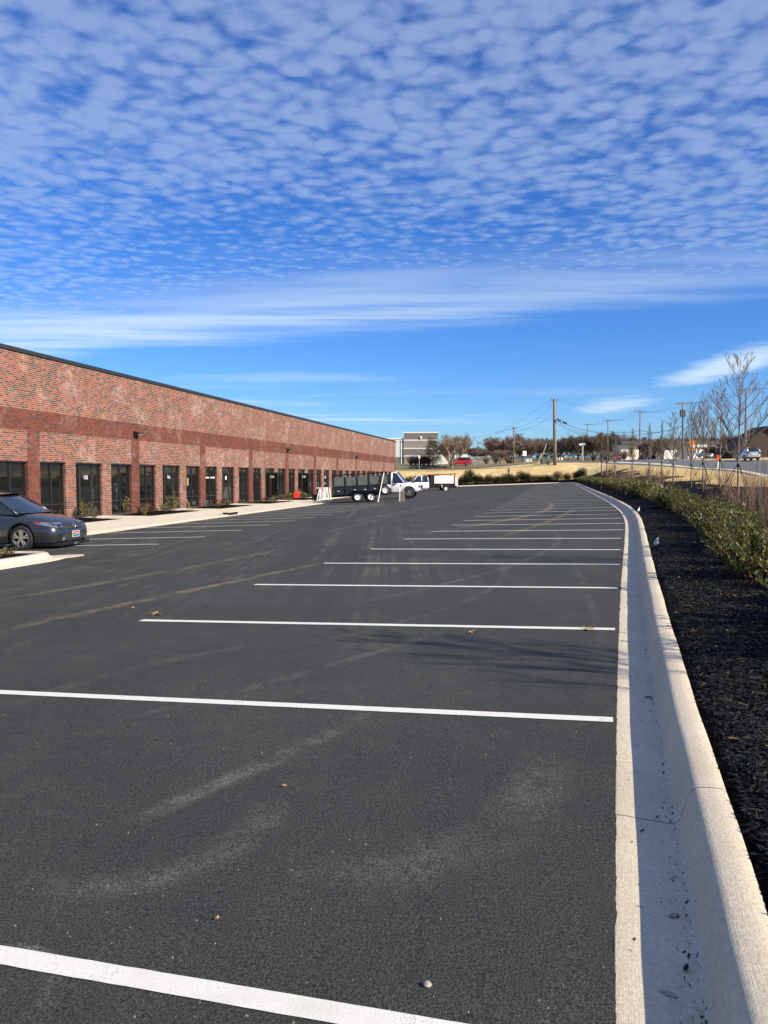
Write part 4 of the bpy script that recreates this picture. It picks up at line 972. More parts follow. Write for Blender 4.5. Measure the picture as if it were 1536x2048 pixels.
# ================================================================= vegetation helpers
def branch_tree(seed, H, spread, nlev=3, nprim=14, t0=.25, up=.9, rad=.03, per=6, twigr=.004, sub=.45, wig=.08, droop=0, crook=0.0):
    """trunk MB, crown MB. limbs rise from a leader; twigs fork from limbs"""
    R=random.Random(seed); tr=MB(); cr=MB()
    P=[Vector((0,0,0))]; n=10
    for i in range(1,n+1): P.append(Vector((crook*math.sin(i*.9+seed)+ (R.random()-.5)*wig*.3, (R.random()-.5)*wig*.3, H*i/n)))
    tr.tube(P,[max(twigr,rad*(1-i/n*.93)) for i in range(n+1)],7)
    def limb(p,d,L,r,lev):
        k=5 if lev<2 else 3; pts=[p]; q=p.copy(); dd=d.copy()
        for i in range(k):
            dd=(dd+Vector(((R.random()-.5)*wig*2,(R.random()-.5)*wig*2,up*.16-droop*.1))).normalized(); q=q+dd*L/k; pts.append(q.copy())
        cr.tube(pts,[max(twigr*.6,r*(1-i/k*.8)) for i in range(k+1)],4 if lev<2 else 3,cap=False)
        if lev<nlev:
            for j in range(per if lev==1 else max(2,per-2)):
                t=.25+.7*(j+R.random())/per; i=min(k-1,int(t*k)); b=pts[i].lerp(pts[i+1],t*k-i)
                a=R.random()*2*PI; side=Vector((math.cos(a),math.sin(a),.3+R.random()*.4)); nd=(dd*1.0+side*.75).normalized()
                limb(b,nd,L*sub*(1.1-t*.4)*(.7+R.random()*.5),r*.5,lev+1)
    for i in range(nprim):
        t=t0+(.97-t0)*(i+R.random()*.6)/nprim; a=i*2.4+R.random()*.8; z=H*t
        e=.55+.35*R.random(); d=Vector((math.cos(a)*math.cos(e),math.sin(a)*math.cos(e),math.sin(e)*up+.1)).normalized()
        j=min(n-1,int(t*n)); p=P[j].lerp(P[j+1],t*n-j)
        limb(p,d,spread*(1.15-t)*(.75+R.random()*.5)*1.25,rad*(1-t)*.55+twigr,1)
    return tr,cr
def spread_tree(seed, H, Wd, trunkh, rad, per=(7,6,5,4), r0=.5, zup=.5, tw=.015, up2=.15):
    """broad tree that forks low: dome crown"""
    R=random.Random(seed); tr=MB(); cr=MB()
    tr.tube([(0,0,-.2),(.02,0,trunkh*.5),(0,.03,trunkh)],[rad*1.35,rad,rad*.9],8)
    def rec(p,d,L,r,lev):
        pts=[p]; dd=d.copy(); q=p.copy()
        for i in range(3):
            dd=(dd+Vector(((R.random()-.5)*.35,(R.random()-.5)*.35,(R.random()-.35)*.25+up2*.4))).normalized(); q=q+dd*L/3; pts.append(q.copy())
        cr.tube(pts,[max(tw*.5,r*(1-i/3*.45)) for i in range(4)],5 if lev<2 else 3,cap=False)
        if lev<len(per)-0:
            for j in range(per[lev-0]):
                t=.35+.65*R.random(); i=min(2,int(t*3)); b=pts[i].lerp(pts[i+1],t*3-i); a=R.random()*2*PI
                s=Vector((math.cos(a),math.sin(a),R.random()*.9-.15)).normalized(); rec(b,(dd*.9+s*.8+Vector((0,0,up2))).normalized(),L*(.52+R.random()*.22),r*.52,lev+1)
    for i in range(per[0]):
        a=i*2*PI/per[0]+R.random()*.5; e=zup+R.random()*(1.35-zup); d=Vector((math.cos(a)*math.cos(e)*Wd/H*1.3,math.sin(a)*math.cos(e)*Wd/H*1.3,math.sin(e))).normalized()
        rec(Vector((0,0,trunkh*(.8+.2*R.random()))),d,H*.36*(.85+.3*R.random()),rad*.5,1)
    return tr,cr
def leaves(mb, centers, n, rad, size, R, flat=.5, upb=.3):
    for c in centers:
        for _ in range(n):
            v=Vector((R.gauss(0,1),R.gauss(0,1),R.gauss(0,1))).normalized()*rad*(R.random()**.4)
            p=Vector(c)+Vector((v.x,v.y,v.z*flat)); a=R.random()*2*PI; e=R.uniform(-.3,1.1)*upb*2
            d=Vector((math.cos(a)*math.cos(e),math.sin(a)*math.cos(e),math.sin(e))); s=d.cross(Vector((R.random()-.5,R.random()-.5,1))).normalized()
            L=size*(.6+.7*R.random()); w=L*.26; nrm=d.cross(s)*L*.08
            i=len(mb.v); mb.v+=[tuple(p),tuple(p+d*L*.45+s*w-nrm),tuple(p+d*L),tuple(p+d*L*.45-s*w-nrm)]; mb.f+=[(i,i+1,i+2),(i,i+2,i+3)]
def laurel(seed, W_, H_, nst, nl, size=.055):
    R=random.Random(seed); st_=MB(); lf=MB()
    for k in range(nst):
        a=R.random()*2*PI; r=R.random()**.5*W_*.5; L=H_*(.55+.5*R.random())*(1-.35*r/(W_*.5))
        b=Vector((math.cos(a)*r*.35,math.sin(a)*r*.35,0)); t=Vector((math.cos(a)*r,math.sin(a)*r,L)); m=b.lerp(t,.5)+Vector((0,0,.05))
        st_.tube([b,m,t],[.006,.005,.003],3,cap=False)
        for j in range(nl):
            q=.15+.85*(j+R.random())/nl; p=(b.lerp(m,q*2) if q<.5 else m.lerp(t,q*2-1)); aa=j*2.4+R.random(); e=.25+R.random()*.8
            d=Vector((math.cos(aa)*math.cos(e),math.sin(aa)*math.cos(e),math.sin(e))); s=d.cross(Vector((0,0,1))).normalized(); s=(s+Vector((0,0,(R.random()-.5)*.9))).normalized()
            Ls=size*(.7+.6*R.random()); w=Ls*.24; i=len(lf.v); nn=d.cross(s)*Ls*.07
            lf.v+=[tuple(p),tuple(p+d*Ls*.35+s*w),tuple(p+d*Ls*.75+s*w*.8-nn),tuple(p+d*Ls-nn*2),tuple(p+d*Ls*.75-s*w*.8-nn),tuple(p+d*Ls*.35-s*w)]
            lf.f+=[(i,i+1,i+2,i+3),(i,i+3,i+4,i+5)]
    return st_,lf
def twig_shrub(seed,W_,H_,n,r=.005):
    R=random.Random(seed); m=MB()
    for k in range(n):
        a=R.random()*2*PI; o=R.random()**.7; t=Vector((math.cos(a)*W_*.5*o,math.sin(a)*W_*.5*o,H_*(.5+.5*R.random()))); b=Vector((math.cos(a)*.05,math.sin(a)*.05,0))
        mid=b.lerp(t,.55)+Vector((0,0,.08)); m.tube([b,mid,t],[r,r*.8,r*.4],3,cap=False)
        for j in range(3):
            q=.35+.5*R.random(); p=b.lerp(t,q); a2=R.random()*2*PI; e=p+Vector((math.cos(a2)*.12,math.sin(a2)*.12,.22+.2*R.random()))*(H_)
            m.tube([p,e],[r*.6,r*.3],3,cap=False)
    return m
def put(protos, i, loc, s, rz, label, cat, group, name=None):
    o=copy_tree(protos[i%len(protos)]); o.location=loc; o.scale=(s,s,s) if not hasattr(s,'__len__') else s; o.rotation_euler=(0,0,rz)
    tag(o,label,cat,group); return o
PROTO=[]
def proto(name,parts,cat='plant'):
    o=thing(name,None,None); 
    for nm,mb,m in parts: mb.build(nm,m,o,fix=False)
    PROTO.append(o); return o
R=random.Random(21)
# ---- laurel hedge along the kerb
lau=[]
for sd_ in (1,2,3):
    s_,l_=laurel(sd_,1.05,.62,95,30,.045); lau.append(proto('laurel_shrub',[('stem',s_,M['twigbrown']),('foliage',l_,M['laurel'])]))
lauf=[]
for sd_ in (4,5):
    s_,l_=laurel(sd_,1.3,.8,60,13,.11); lauf.append(proto('laurel_shrub',[('stem',s_,M['twigbrown']),('foliage',l_,M['laurel'])]))
def hedge_off(s): return 1.75
s=8.9; k=0
while True:
    i=int(s/.25)
    if i>=len(ED) or ED[i].y>122: break
    if k>3 and R.random()<.13: s+=.8; continue
    p=ED[i]+EN[i]*(hedge_off(s)+(R.random()-.5)*.45); near_=p.y<24
    lab='glossy green laurel shrub nearest the camera, spilling out at the right edge' if k==0 else 'glossy green laurel shrub in the row along the black mulch bed beside the kerb'
    put(lau if near_ else lauf,k,(p.x,p.y,gzb(p.x,p.y)+.02),.70+.55*R.random(),R.random()*6,lab,'shrub','laurel shrubs along the right kerb'); k+=1
    s+= (.85+.35*R.random()) if p.y<40 else 1.35
nh=k
# ---- dark hedge along the far kerb
cone=[]
for sd_ in (6,7,8):
    m_=MB(); RR=random.Random(sd_); leaves(m_,[(0,0,.22+.09*j) for j in range(8)],330,.48,.10,RR,.9); cone.append(proto('evergreen_shrub',[('foliage',m_,M['cedar'])]))
i0=min(range(len(ED)),key=lambda i:(ED[i]-corner).length)
i=i0-8; k=0
while i<len(ED)-8:
    p=ED[i]+EN[i]*(2.0+.5*R.random()); q=R.random()
    if p.x>-6: put(cone,k,(p.x,p.y,gzb(p.x,p.y)),(1.5+.5*q,1.5+.5*q,1.0+.8*R.random()**2),R.random()*6,'dark evergreen shrub in the row along the far end kerb of the car park','shrub','evergreen shrubs at the far kerb'); k+=1
    i+=3 if R.random()<.6 else 4
p=at(941,960,131.5)
put(cone,1,(p.x,133.5,gzb(p.x,133.5)),(2.6,2.2,1.7),1,'large rounded dark evergreen bush just behind the white dump truck','bush',None)
# ---- bare brown shrubs behind the hedge
bs=[proto('bare_shrub',[('twigs',twig_shrub(sd_,1.0,.85,20,.006),M['twigbrown'] if sd_%2 else M['twigred'])]) for sd_ in (31,32,33)]
s=8.6;k=0
while True:
    i=int(s/.25)
    if i>=len(ED) or ED[i].y>105: break
    p_=ED[i]
    for off in (3.2,4.2):
        if R.random()<(.70 if p_.y<30 else .62): continue
        p=ED[i]+EN[i]*(off+(R.random()-.5)*.7); sc_=(.75+.6*R.random())*(1.0 if p.y<45 else 1.25)
        put(bs,k,(p.x,p.y,gzb(p.x,p.y)),sc_,R.random()*6,'bare brown twiggy shrub between the laurel row and the staked trees','shrub','bare shrubs in the mulch bed'); k+=1
    s+=1.3+1.0*R.random()+ (1.0 if ED[i].y>50 else 0)
# ---- staked young trees
def young(seed,H,sp,shape,q=1):
    if shape=='pyr': tr_,cr_=branch_tree(seed,H,sp,3,28,.26,.75,.040*q,7,.0050*q,.42)
    else: tr_,cr_=branch_tree(seed,H,sp*1.25,3,25,.28,1.45,.036*q,6,.0046*q,.5)
    return tr_,cr_
def staked(px,py,Y,top,seed,sp,shape,label,stake=True,rk='bark',tk_='twig'):
    p=at(px,py,Y); z=gzb(p.x,p.y); H=at(px,top,Y).z-z
    tr_,cr_=young(seed,H,sp,shape,max(1,Y/34))
    o=thing('young_tree',label,'tree',(p.x,p.y,z),0,'young bare trees in the mulch bed')
    tr_.build('trunk',M[rk],o,smooth=True); cr_.build('crown',M[tk_],o,fix=False)
    if stake:
        RR=random.Random(seed)
        for k in range(3):
            a=k*2*PI/3+.35+RR.random()*.3; q=(math.cos(a)*.85,math.sin(a)*.85); gq=gzb(p.x+q[0],p.y+q[1])-z
            MB().tube([(q[0],q[1],gq-.05),(q[0]*.04,q[1]*.04,1.28)],[.013,.011],5).build('stake',M['darktrim'],o)
        MB().lathe([(.05,1.22),(.05,1.32)],'z',10).build('tie',M['darktrim'],o)
    return o
labs=['tallest young bare tree on crossed dark stakes, nearest in the row at the right','slim tall young bare tree just left of the nearest staked tree','young bare tree with upswept limbs, third in the row from the right','vase shaped young bare tree in front of the orange road sign','bare sapling with a narrow crown in front of the cream warehouse','thin bare sapling between the twin utility poles','slender bare sapling left of the cream warehouse','bare staked sapling by the red pickup, mid row','small bare sapling near the far end of the row','second smallest bare sapling at the far end of the row','farthest bare sapling of the row, beside the far kerb corner']
for i,(x,y,Y,t) in enumerate(trees):
    staked(x,y,Y,t,50+i,[1.75,.9,1.2,1.25,1.15,.6,.7,.8,.9,.9,.9][i],'pyr' if i in (0,1,4) else 'vase',labs[i],i<9,'bark','twigy')
for (x,y,Y,t,l) in ((1017,962,134,936,'tiny bare sapling on the straw bank behind the far kerb, left one'),(1096,948,138,930,'tiny bare sapling on the straw bank in front of the green utility box'),(941,958,134,936,'tiny bare sapling on the straw bank right of the white dump truck')):
    staked(x,y,Y,t,77+x,.5,'vase',l,False)
# a further young tree of the same row stands just outside the right edge of the picture: its shadow falls in the view
for (x,y,sd_) in ((6.7,2.4,91),(8.9,9.0,92)):
    z=gzb(x,y); tr_,cr_=young(sd_,4.9,1.5,'pyr'); o=thing('young_tree','young bare tree just beyond the right edge whose thin shadow falls over the kerb','tree',(x,y,z),0,'young bare trees beyond the right edge'); tr_.build('trunk',M['bark'],o,smooth=True); cr_.build('crown',M['twig'],o,fix=False)
# long bare shoots at the right edge of the bed
k=0
for px,py,Y,h in ((1500,1040,21,1.9),(1522,1050,19,2.0),(1512,1100,14,1.2),(1530,1120,12.5,1.1),(1490,1075,16.5,1.1),(1450,1060,18.5,1.0),(1430,1045,20,.95),(1530,1070,17,1.3)):
    p=at(px,py,Y); put(bs,k,(p.x,p.y,gzb(p.x,p.y)),(.5,.5,h),k,'bare brown shrub with long whippy shoots near the right edge','shrub','whippy shrubs near the right edge'); k+=1
# ---- marker flags in the mulch
def flag(px,py,k,lab):
    p=atlot(px,py,.15); z=gzb(p.x,p.y); o=thing('marker_flag',lab,'flag',(p.x,p.y,z),k*.7,'white marker flags in the mulch')
    MB().tube([(0,0,0),(.01,.005,.22)],.002,4).build('wire',M['steel'],o)
    MB().grid([[(.01,.005,.2),(.05,.012,.17),(.09,-.01,.10)],[(.01,.005,.14),(.04,-.012,.12),(.095,.004,.08)],[(.008,.005,.09),(.03,.01,.07),(.07,-.01,.05)]]).xf(Matrix.Rotation(PI,4,'Z')).build('flag_sheet',M['flagwhite'],o)
for k,(x,y,l) in enumerate(((1318,1093,'white marker flag in the mulch nearest the camera'),(1279,1024,'white marker flag touching the kerb at its bend'),(1251,990,'white marker flag in the mulch below the green hedge'),(1202,978,'farthest white marker flag near the far kerb corner'))): flag(x,y,k,l)
# ---- planting along the building
yl=[]
for sd_ in (41,42):
    s_,l_=laurel(sd_,.8,.9,22,9,.11); yl.append(proto('yellowish_shrub',[('stem',s_,M['twigbrown']),('foliage',l_,M['yellowleaf'])]))
rl=[]
for sd_ in (43,44):
    m_=MB(); leaves(m_,[(0,0,.15),(.1,0,.2),(-.1,.1,.2)],160,.33,.07,random.Random(sd_),.7); rl.append(proto('rust_shrub',[('foliage',m_,M['redleaf'])]))
def bput(P,px,py,s,lab,cat,grp,k): 
    q=atz(px,py,BZ+.02); put(P,k,(q.x,q.y,BZ+.01),s,k*1.3,lab,cat,grp)
ys_=[(168,1036,1.05),(252,1026,1.0),(347,1019,1.2),(325,1021,.6),(397,1012,1.0),(430,1005,.8),(460,1004,1.1),(500,1003,.9),(540,1000,.9),(562,999,.7),(600,997,.9),(517,1001,.6),(575,998,.7),(610,996,.7)]
nm=['by the door of suite 112','against the second dark brick pilaster','beside the door of suite 116']
for k,(x,y,s) in enumerate(ys_): bput(yl,x,y,s,('leggy yellow green shrub '+nm[k]) if k<3 else 'small yellow green shrub in the bed along the brick building','shrub','yellow green shrubs along the building',k)
for k,(x,y,s) in enumerate([(290,1024,1.1),(424,1010,1.0),(440,1009,1.0),(300,1025,.7),(475,1006,.6),(530,1002,.8),(548,1001,.7)]): bput(rl,x,y,s,'low rust coloured shrub in the bed along the brick building','shrub','rust coloured shrubs along the building',k)
for k in range(16):
    u=2+k*2.9+R.random(); 
    if not (2.5<(u%BAY)<5.3): q=BW(u,.9+R.random()*1.1); put(yl,k,(q.x,q.y,BZ),.35+.3*R.random(),k,'tiny shrub in the bed along the brick building','shrub','tiny shrubs along the building')
# island tufts
for k,(du,dv,s) in enumerate(((-.9,-1.0,.45),(-1.5,-.8,.5),(-2.1,-.9,.55),(-2.6,-.75,.5),(-.8,-2.0,.4),(-1.3,-1.6,.45),(-3.1,-.9,.5),(-2.2,-1.7,.5),(-3.0,-1.8,.5))):
    p=bw2(ue+du,ve+dv); put(yl,k,(p.x,p.y,lot(p.x,p.y)+.13),(s*1.2,s*1.2,s*.55),k,'low straggly yellow green plant on the kerbed island by the parked car','plant','plants on the kerbed island')
# ================================================================= far trees
def ctag(o,lab,cat='tree',grp=None): return tag(o,lab,cat,grp)
def place_tree(o,px,py,Y,top,h0,lab,grp=None,wx=1):
    p=at(px,py,Y); z=gz(p.x,p.y); H=at(px,top,Y).z-z; o.location=(p.x,p.y,z); s=H/h0; o.scale=(s*wx,s*wx,s); ctag(o,lab,'tree',grp); return o
def mk(seed,H,W_,th,rad,per,mt,name,**kw):
    a,b=spread_tree(seed,H,W_,th,rad,per,**kw); o=thing(name,None,None); a.build('trunk',M['barkd'],o,smooth=True); b.build('crown',mt,o,fix=False)
    zmax=max(v[2] for v in b.v); xm=sorted(abs(v[0]) for v in b.v)[int(len(b.v)*.98)]; return o,zmax,xm
oak,hz,xm=mk(5,7,8,.5,.24,(7,7,6,5,4),M['twig'],'bare_tree',zup=.35,tw=.028,up2=.25)
place_tree(oak,903,935,149,862,hz,'wide spreading bare grey tree beside the red car',None,(35/F*150)/(xm*((at(903,862,149).z-gz(at(903,935,149).x,149))/hz)))
for (px,py,Y,top,w,lab,mt,sd_) in ((1020,928,172,866,47,'large domed reddish bare tree behind the short utility pole',M['twigred'],8),(958,922,215,893,24,'low reddish bare tree behind the chain link fence',M['twigred'],9),(1000,926,165,896,24,'smaller reddish bare tree in front of the large domed one',M['twigred'],10)):
    o,hz,xm=mk(sd_,7,9,1.1,.16,(9,8,7,5,3),mt,'bare_tree',zup=.2,tw=.035,up2=.3); p=at(px,py,Y); H=at(px,top,Y).z-gz(p.x,p.y)
    place_tree(o,px,py,Y,top,hz,lab,None,(w/F*Y)/(xm*H/hz))
m_=MB(); RR=random.Random(3); leaves(m_,[(math.sin(j*2.3)*(.55+1.1*(1-j/22)),math.cos(j*2.3)*(.55+1.1*(1-j/22)),.9+j*.2) for j in range(22)],230,.8,.22,RR,.8)
ced=thing('evergreen_tree','dark green evergreen tree in front of the grey block building','tree'); tt=MB().tube([(0,0,-.1),(0,0,3)],[.14,.06],6); tt.build('trunk',M['barkd'],ced); m_.build('foliage',M['cedar'],ced,fix=False)
p=at(866,934,153); ced.location=(p.x,p.y,gz(p.x,p.y)); ced.scale=(1,1,1.0)
# brush along the grey building
br=proto('bare_brush',[('twigs',twig_shrub(61,2.6,1.9,160,.014),M['twigred'])])
for k,(x,s) in enumerate(((822,1.0),(831,.9),(840,1.2),(848,1.1),(857,.9))): p=at(x,933,155); put([br],0,(p.x,p.y,gz(p.x,p.y)),s,k,'bare reddish brush in front of the grey block building','shrub','brush by the grey building')
for k,(x,y,Y,s) in enumerate(((1262,928,140,1.0),(1226,930,150,.9),(1290,925,160,1.2),(1330,922,168,1.1),(1352,921,170,1.2),(985,933,150,.9),(1005,932,150,1.0),(1030,931,152,.8))): p=at(x,y,Y); p=Vector((p.x,Y+14 if x>1200 else Y+9)); put([br],0,(p.x,p.y,gz(p.x,p.y)),s,k,'bare brush on the verge near the road junction','shrub','brush near the road junction')
wood=[]
for sd_ in (11,12,13,14):
    o,hz,xm=mk(sd_,8,8,1.2,.15,(8,7,6,5,3),M['twigwood'] if sd_%2 else M['twigred'],'bare_tree',zup=.45,tw=.045,up2=.35); wood.append((o,hz)); PROTO.append(o)
RR=random.Random(9)
def woods(x0,x1,step,base,Y,tfn,lab,grp,wx=1.25):
    x=x0;k=0
    while x<x1:
        o0,hz=wood[RR.randrange(4)]; o=copy_tree(o0); Yk=Y*(1+.12*(RR.random()-.5)); place_tree(o,x+RR.uniform(-3,3),base,Yk,tfn(x)+RR.uniform(-4,4),hz,lab,grp,wx*(.85+.4*RR.random())); o.rotation_euler=(0,0,RR.random()*6); x+=step;k+=1
woods(1055,1180,9,919,250,lambda x:876-(x-1055)*.08,'bare reddish brown tree in the row between the tall pole and the street sign','bare trees left of the street sign',1.35)
woods(1160,1300,10,919,262,lambda x:862+abs(x-1220)*.12,'bare brown tree in the wood right of the street sign','bare trees right of the street sign',1.1)
woods(1300,1400,17,917,285,lambda x:872+(x-1300)*.05,'bare tree rising behind the cream warehouse roof','bare trees behind the warehouse',1.0)
woods(1400,1545,16,917,255,lambda x:870-(x-1400)*.05,'bare tree behind the brown shed at the right','bare trees behind the brown shed',1.1)
woods(1040,1420,12,916,325,lambda x:874,'bare tree in the back of the far wood','bare trees in the far background',1.4)
woods(925,1060,12,917,300,lambda x:892,'bare tree far behind the chain link fence','bare trees far behind the fence',1.4)
woods(780,900,30,917,330,lambda x:900,'bare tree far behind the grey building','bare trees behind the grey building',1.2)
o=copy_tree(wood[1][0]); place_tree(o,1316,918,158,868,wood[1][1],'broad bare tree left of the utility pole with transformers',None,1.5)
o=copy_tree(wood[3][0]); place_tree(o,1288,920,165,876,wood[3][1],'bare tree at the left end of the cream warehouse',None,1.2)
# ================================================================= poles and lines
POLE={}
def upole(key,px,base,Y,top,arm,label,r=.16,tf=0,arm2=False,lean=0,hidden_base=None):
    p=at(px,base,Y); z=gz(p.x,p.y) if hidden_base is None else hidden_base; H=at(px,top,Y).z-z
    o=thing('utility_pole',label,'utility pole',(p.x,p.y,z),0,'wooden utility poles'); MB().tube([(0,0,-.3),(lean*.5,0,H*.5),(lean,0,H)],[r*1.15,r,r*.75],10).build('shaft',M['pole'],o,smooth=True)
    if arm:
        a=MB().box(lean-arm,lean+arm,-.14,-.02,H-.42,H-.28)
        a.obox((lean-arm*.5,-.08,H-.4),(lean,-.12,H-1.0),.05,.05).obox((lean+arm*.5,-.08,H-.4),(lean,-.12,H-1.0),.05,.05); a.build('crossarm',M['pole'],o)
        ins=MB()
        for x in (-arm*.93,-arm*.4,arm*.4,arm*.93): ins.lathe([(0,H-.28),(.05,H-.28),(.07,H-.2),(.03,H-.08),(0,H-.06)],'z',8,(lean+x,-.08,0))
        ins.build('insulator',M['tgrey'],o)
    if tf:
        for dx in (-.42,-.05,.3)[:tf]:
            q=MB().lathe([(0,H-2.9),(.2,H-2.9),(.22,H-2.8),(.22,H-1.6),(.18,H-1.5),(0,H-1.48)],'z',14,(dx-.25,-.42 if dx==0 else -.2,0)).build('transformer',M['tgrey'],o,smooth=False)
    POLE[key]=(Vector(o.location),H,lean); return o
upole('A',1110,930,137,797,.55,'thick tall wooden utility pole beside the leaning guy stakes',.30,0,lean=-.25)
upole('B',1027,925,165,854,.3,'short bare wooden pole in front of the domed reddish tree',.16,0,lean=0)
upole('C',1174,920,250,847,1.2,'distant crossarm pole right of the green street sign')
upole('D',1215,919,222,839,1.3,'greenish crossarm pole, second right of the street sign')
upole('E',1279,919,180,821,1.25,'crossarm pole standing left of the cream warehouse')
upole('F',1366,919,152,804,1.3,'crossarm pole carrying three grey transformers',.17,3,lean=-.3)
upole('G',1490,912,128,776,1.1,'crossarm pole behind the staked tree at the right edge',.17,0)
upole('H',972,922,300,875,1.1,'small faraway crossarm pole behind the fence, right one',.17)
upole('I',956,922,340,886,1.1,'smallest faraway crossarm pole behind the fence, left one',.17)
def wire(a,b,sag,r=.016,lab='thin black wire sagging between the wooden utility poles',n=14,name='power_line'):
    P=[Vector(a).lerp(Vector(b),i/n)-Vector((0,0,sag*4*(i/n)*(1-i/n))) for i in range(n+1)]
    o=MB().tube(P,r,4).build(name,M['wire'],fix=False); return tag(o,lab,'power line','wires between the utility poles')
def ptop(k,dx=0,dz=-.2): l,H,le=POLE[k]; return l+Vector((dx+le,-.08,H+dz))
off=Vector((.0,0,0))
for dx in (-1.1,.0,1.1):
    wire(ptop('C',dx),ptop('D',dx),.6); wire(ptop('D',dx),ptop('E',dx),.8); wire(ptop('E',dx),ptop('F',dx),.8); wire(ptop('F',dx),ptop('G',dx),.7)
g2=ptop('G',0)+Vector((16,-40,-.5)); 
for dx in (-1,1): wire(ptop('G',dx),g2+Vector((dx,0,0)),.8)
wire(ptop('A',.5,0),ptop('E',-1,-.2),1.0,.014)
wire(ptop('A',0,-2.6),ptop('C',0,-2.2),1.3,.025)
for dz,r in ((-3.6,.034),(-4.0,.036)): wire(ptop('A',0,dz),ptop('C',0,-2.8+(dz+3.6)),1.0,r,'thick black communication cable running right from the tall pole'); 
wire(ptop('A',0,-3.8),ptop('F',0,-4.8),2.2,.034,'thick black communication cable sagging towards the transformer pole')
wire(ptop('D',0,-3.2),ptop('E',0,-4.6),.6,.04,'thick black communication cable between the middle poles'); wire(ptop('E',0,-4.6),ptop('F',0,-4.7),.8,.04,'thick black communication cable left of the transformer pole')
wire(ptop('A',-.5,-1.2),ptop('B',0,-.2),1.0,.022); wire(ptop('B',0,-.2),at(790,885,175),1.2,.02); wire(ptop('A',-.4,-3),ptop('B',0,-.9),.6,.022); wire(ptop('A',-.5,-.1),at(800,900,260),5,.02)
wire(at(1113,838,136.5),at(1122,842,136.5),.02,.14,'black splice case hanging on the cable right of the tall pole',3,'splice_case'); wire(at(1126,844,137),at(1133,846.5,138),.02,.16,'second black splice case on the cable right of the tall pole',3,'splice_case')
for k,(xa,ya,xb,yb,l) in enumerate(((1075,932,1083,906,'left leaning pale guy marker beside the tall pole'),(1079,932,1093,888,'right leaning pale guy marker beside the tall pole'))):
    a=at(xa,ya,142);a.z=gz(a.x,a.y); b=at(xb,yb,142); tag(MB().tube([a,b],.10 if k==0 else .07,6).build('guy_marker',M['whiteflat'] if 0 else mat('pale_guy',(.5,.42,.3),.8)),l,'guy marker')
# utility box
p=at(1092,930,140); o=thing('utility_box','low green grey utility box at the foot of the tall pole','utility box',(p.x,p.y,gz(p.x,p.y)),.1); MB().box(-.9,.9,-.5,.5,-.1,.85).build('cabinet',mat('box_green',(.07,.09,.07),.7),o,bevel=.04); MB().box(-.94,.94,-.54,.54,.85,.93).build('lid',M['greydark'],o,bevel=.02); MB().box(-.02,.02,-.515,-.5,.1,.8).build('door_gap',M['darktrim'],o)
# ================================================================= signs
def post(o,h,r=.04,m='steel'): return MB().tube([(0,0,-.1),(0,0,h)],r,8).build('post',M[m],o)
p=at(1382,960,78); z=gz(p.x,p.y); zt_=at(1382,876,78).z-z; o=thing('warning_sign','orange diamond road sign with a plate below, behind the staked trees','road sign',(p.x,p.y,z),.1)
post(o,zt_-.05,.045,'barkd'); h=at(1382,885,78).z-z
d=.46; MB().prism([(0,h-d),(d,h),(0,h+d),(-d,h)],-.09,-.06).build('diamond_panel',M['orange'],o,bevel=.01)
MB().prism([(0,h-.2),(.13,h-.05),(.05,h-.05),(.05,h+.2),(-.05,h+.2),(-.05,h-.05),(-.13,h-.05)],-.10,-.092).build('arrow_symbol',M['darktrim'],o)
h2=at(1382,897,78).z-z; MB().box(-.36,.36,-.09,-.06,h2-.14,h2+.14).build('plate',M['orange'],o,bevel=.01); MB().box(-.24,.24,-.095,-.091,h2-.04,h2+.04).build('plate_bar',M['darktrim'],o); MB().box(-.06,.06,-.08,-.04,zt_-.08,zt_+.12).build('beacon',M['signwhite'],o)
p=at(1165,922,170); z=gz(p.x,p.y); zt_=at(1165,889,170).z-z; o=thing('street_sign','green street name sign on a thick grey post at the junction','street sign',(p.x,p.y,z),0)
MB().box(-.16,.16,-.16,.16,-.1,zt_-.25).build('post',M['steel'],o,bevel=.02); MB().box(-.75,.5,-.06,-.02,zt_-.2,zt_+.22).build('name_blade',M['signwhite'],o); MB().box(-.1,.66,-.10,-.062,zt_-.3,zt_+.05).build('cross_blade',M['green'],o)
p=at(1049,930,150); z=gz(p.x,p.y); zt_=at(1049,902,150).z-z; o=thing('road_sign','small white road sign seen from behind, left of the tall pole','road sign',(p.x,p.y,z),.1); post(o,zt_-.5,.05); MB().box(-.36,.36,-.07,-.04,zt_-.95,zt_).build('sign_panel',M['signwhite'],o,bevel=.03)
p=at(838.5,938,146); z=gz(p.x,p.y); zt_=at(838.5,911,146).z-z; o=thing('road_sign','small pale green sign on a post by the grey building','road sign',(p.x,p.y,z),.1); post(o,zt_-.4,.05); MB().prism([(-.3,zt_),(.3,zt_),(0,zt_-.75)],-.07,-.04).build('sign_panel',M['paleband'],o)
p=at(1435,945,84); z=gz(p.x,p.y); zt_=at(1435,909,84).z-z; o=thing('marker_post','orange topped white marker post at the near road kerb','marker post',(p.x,p.y,z),0)
MB().tube([(0,0,-.1),(.03,0,zt_*.55)],.075,10).build('lower_sleeve',M['signwhite'],o,smooth=True); MB().box(-.13,.16,-.09,.09,zt_*.55,zt_*.98).build('orange_top',M['orangered'],o,bevel=.04); MB().lathe([(.16,zt_*.9),(.18,zt_*.95),(0,zt_+.02)],'z',12).build('cap',M['orangered'],o)
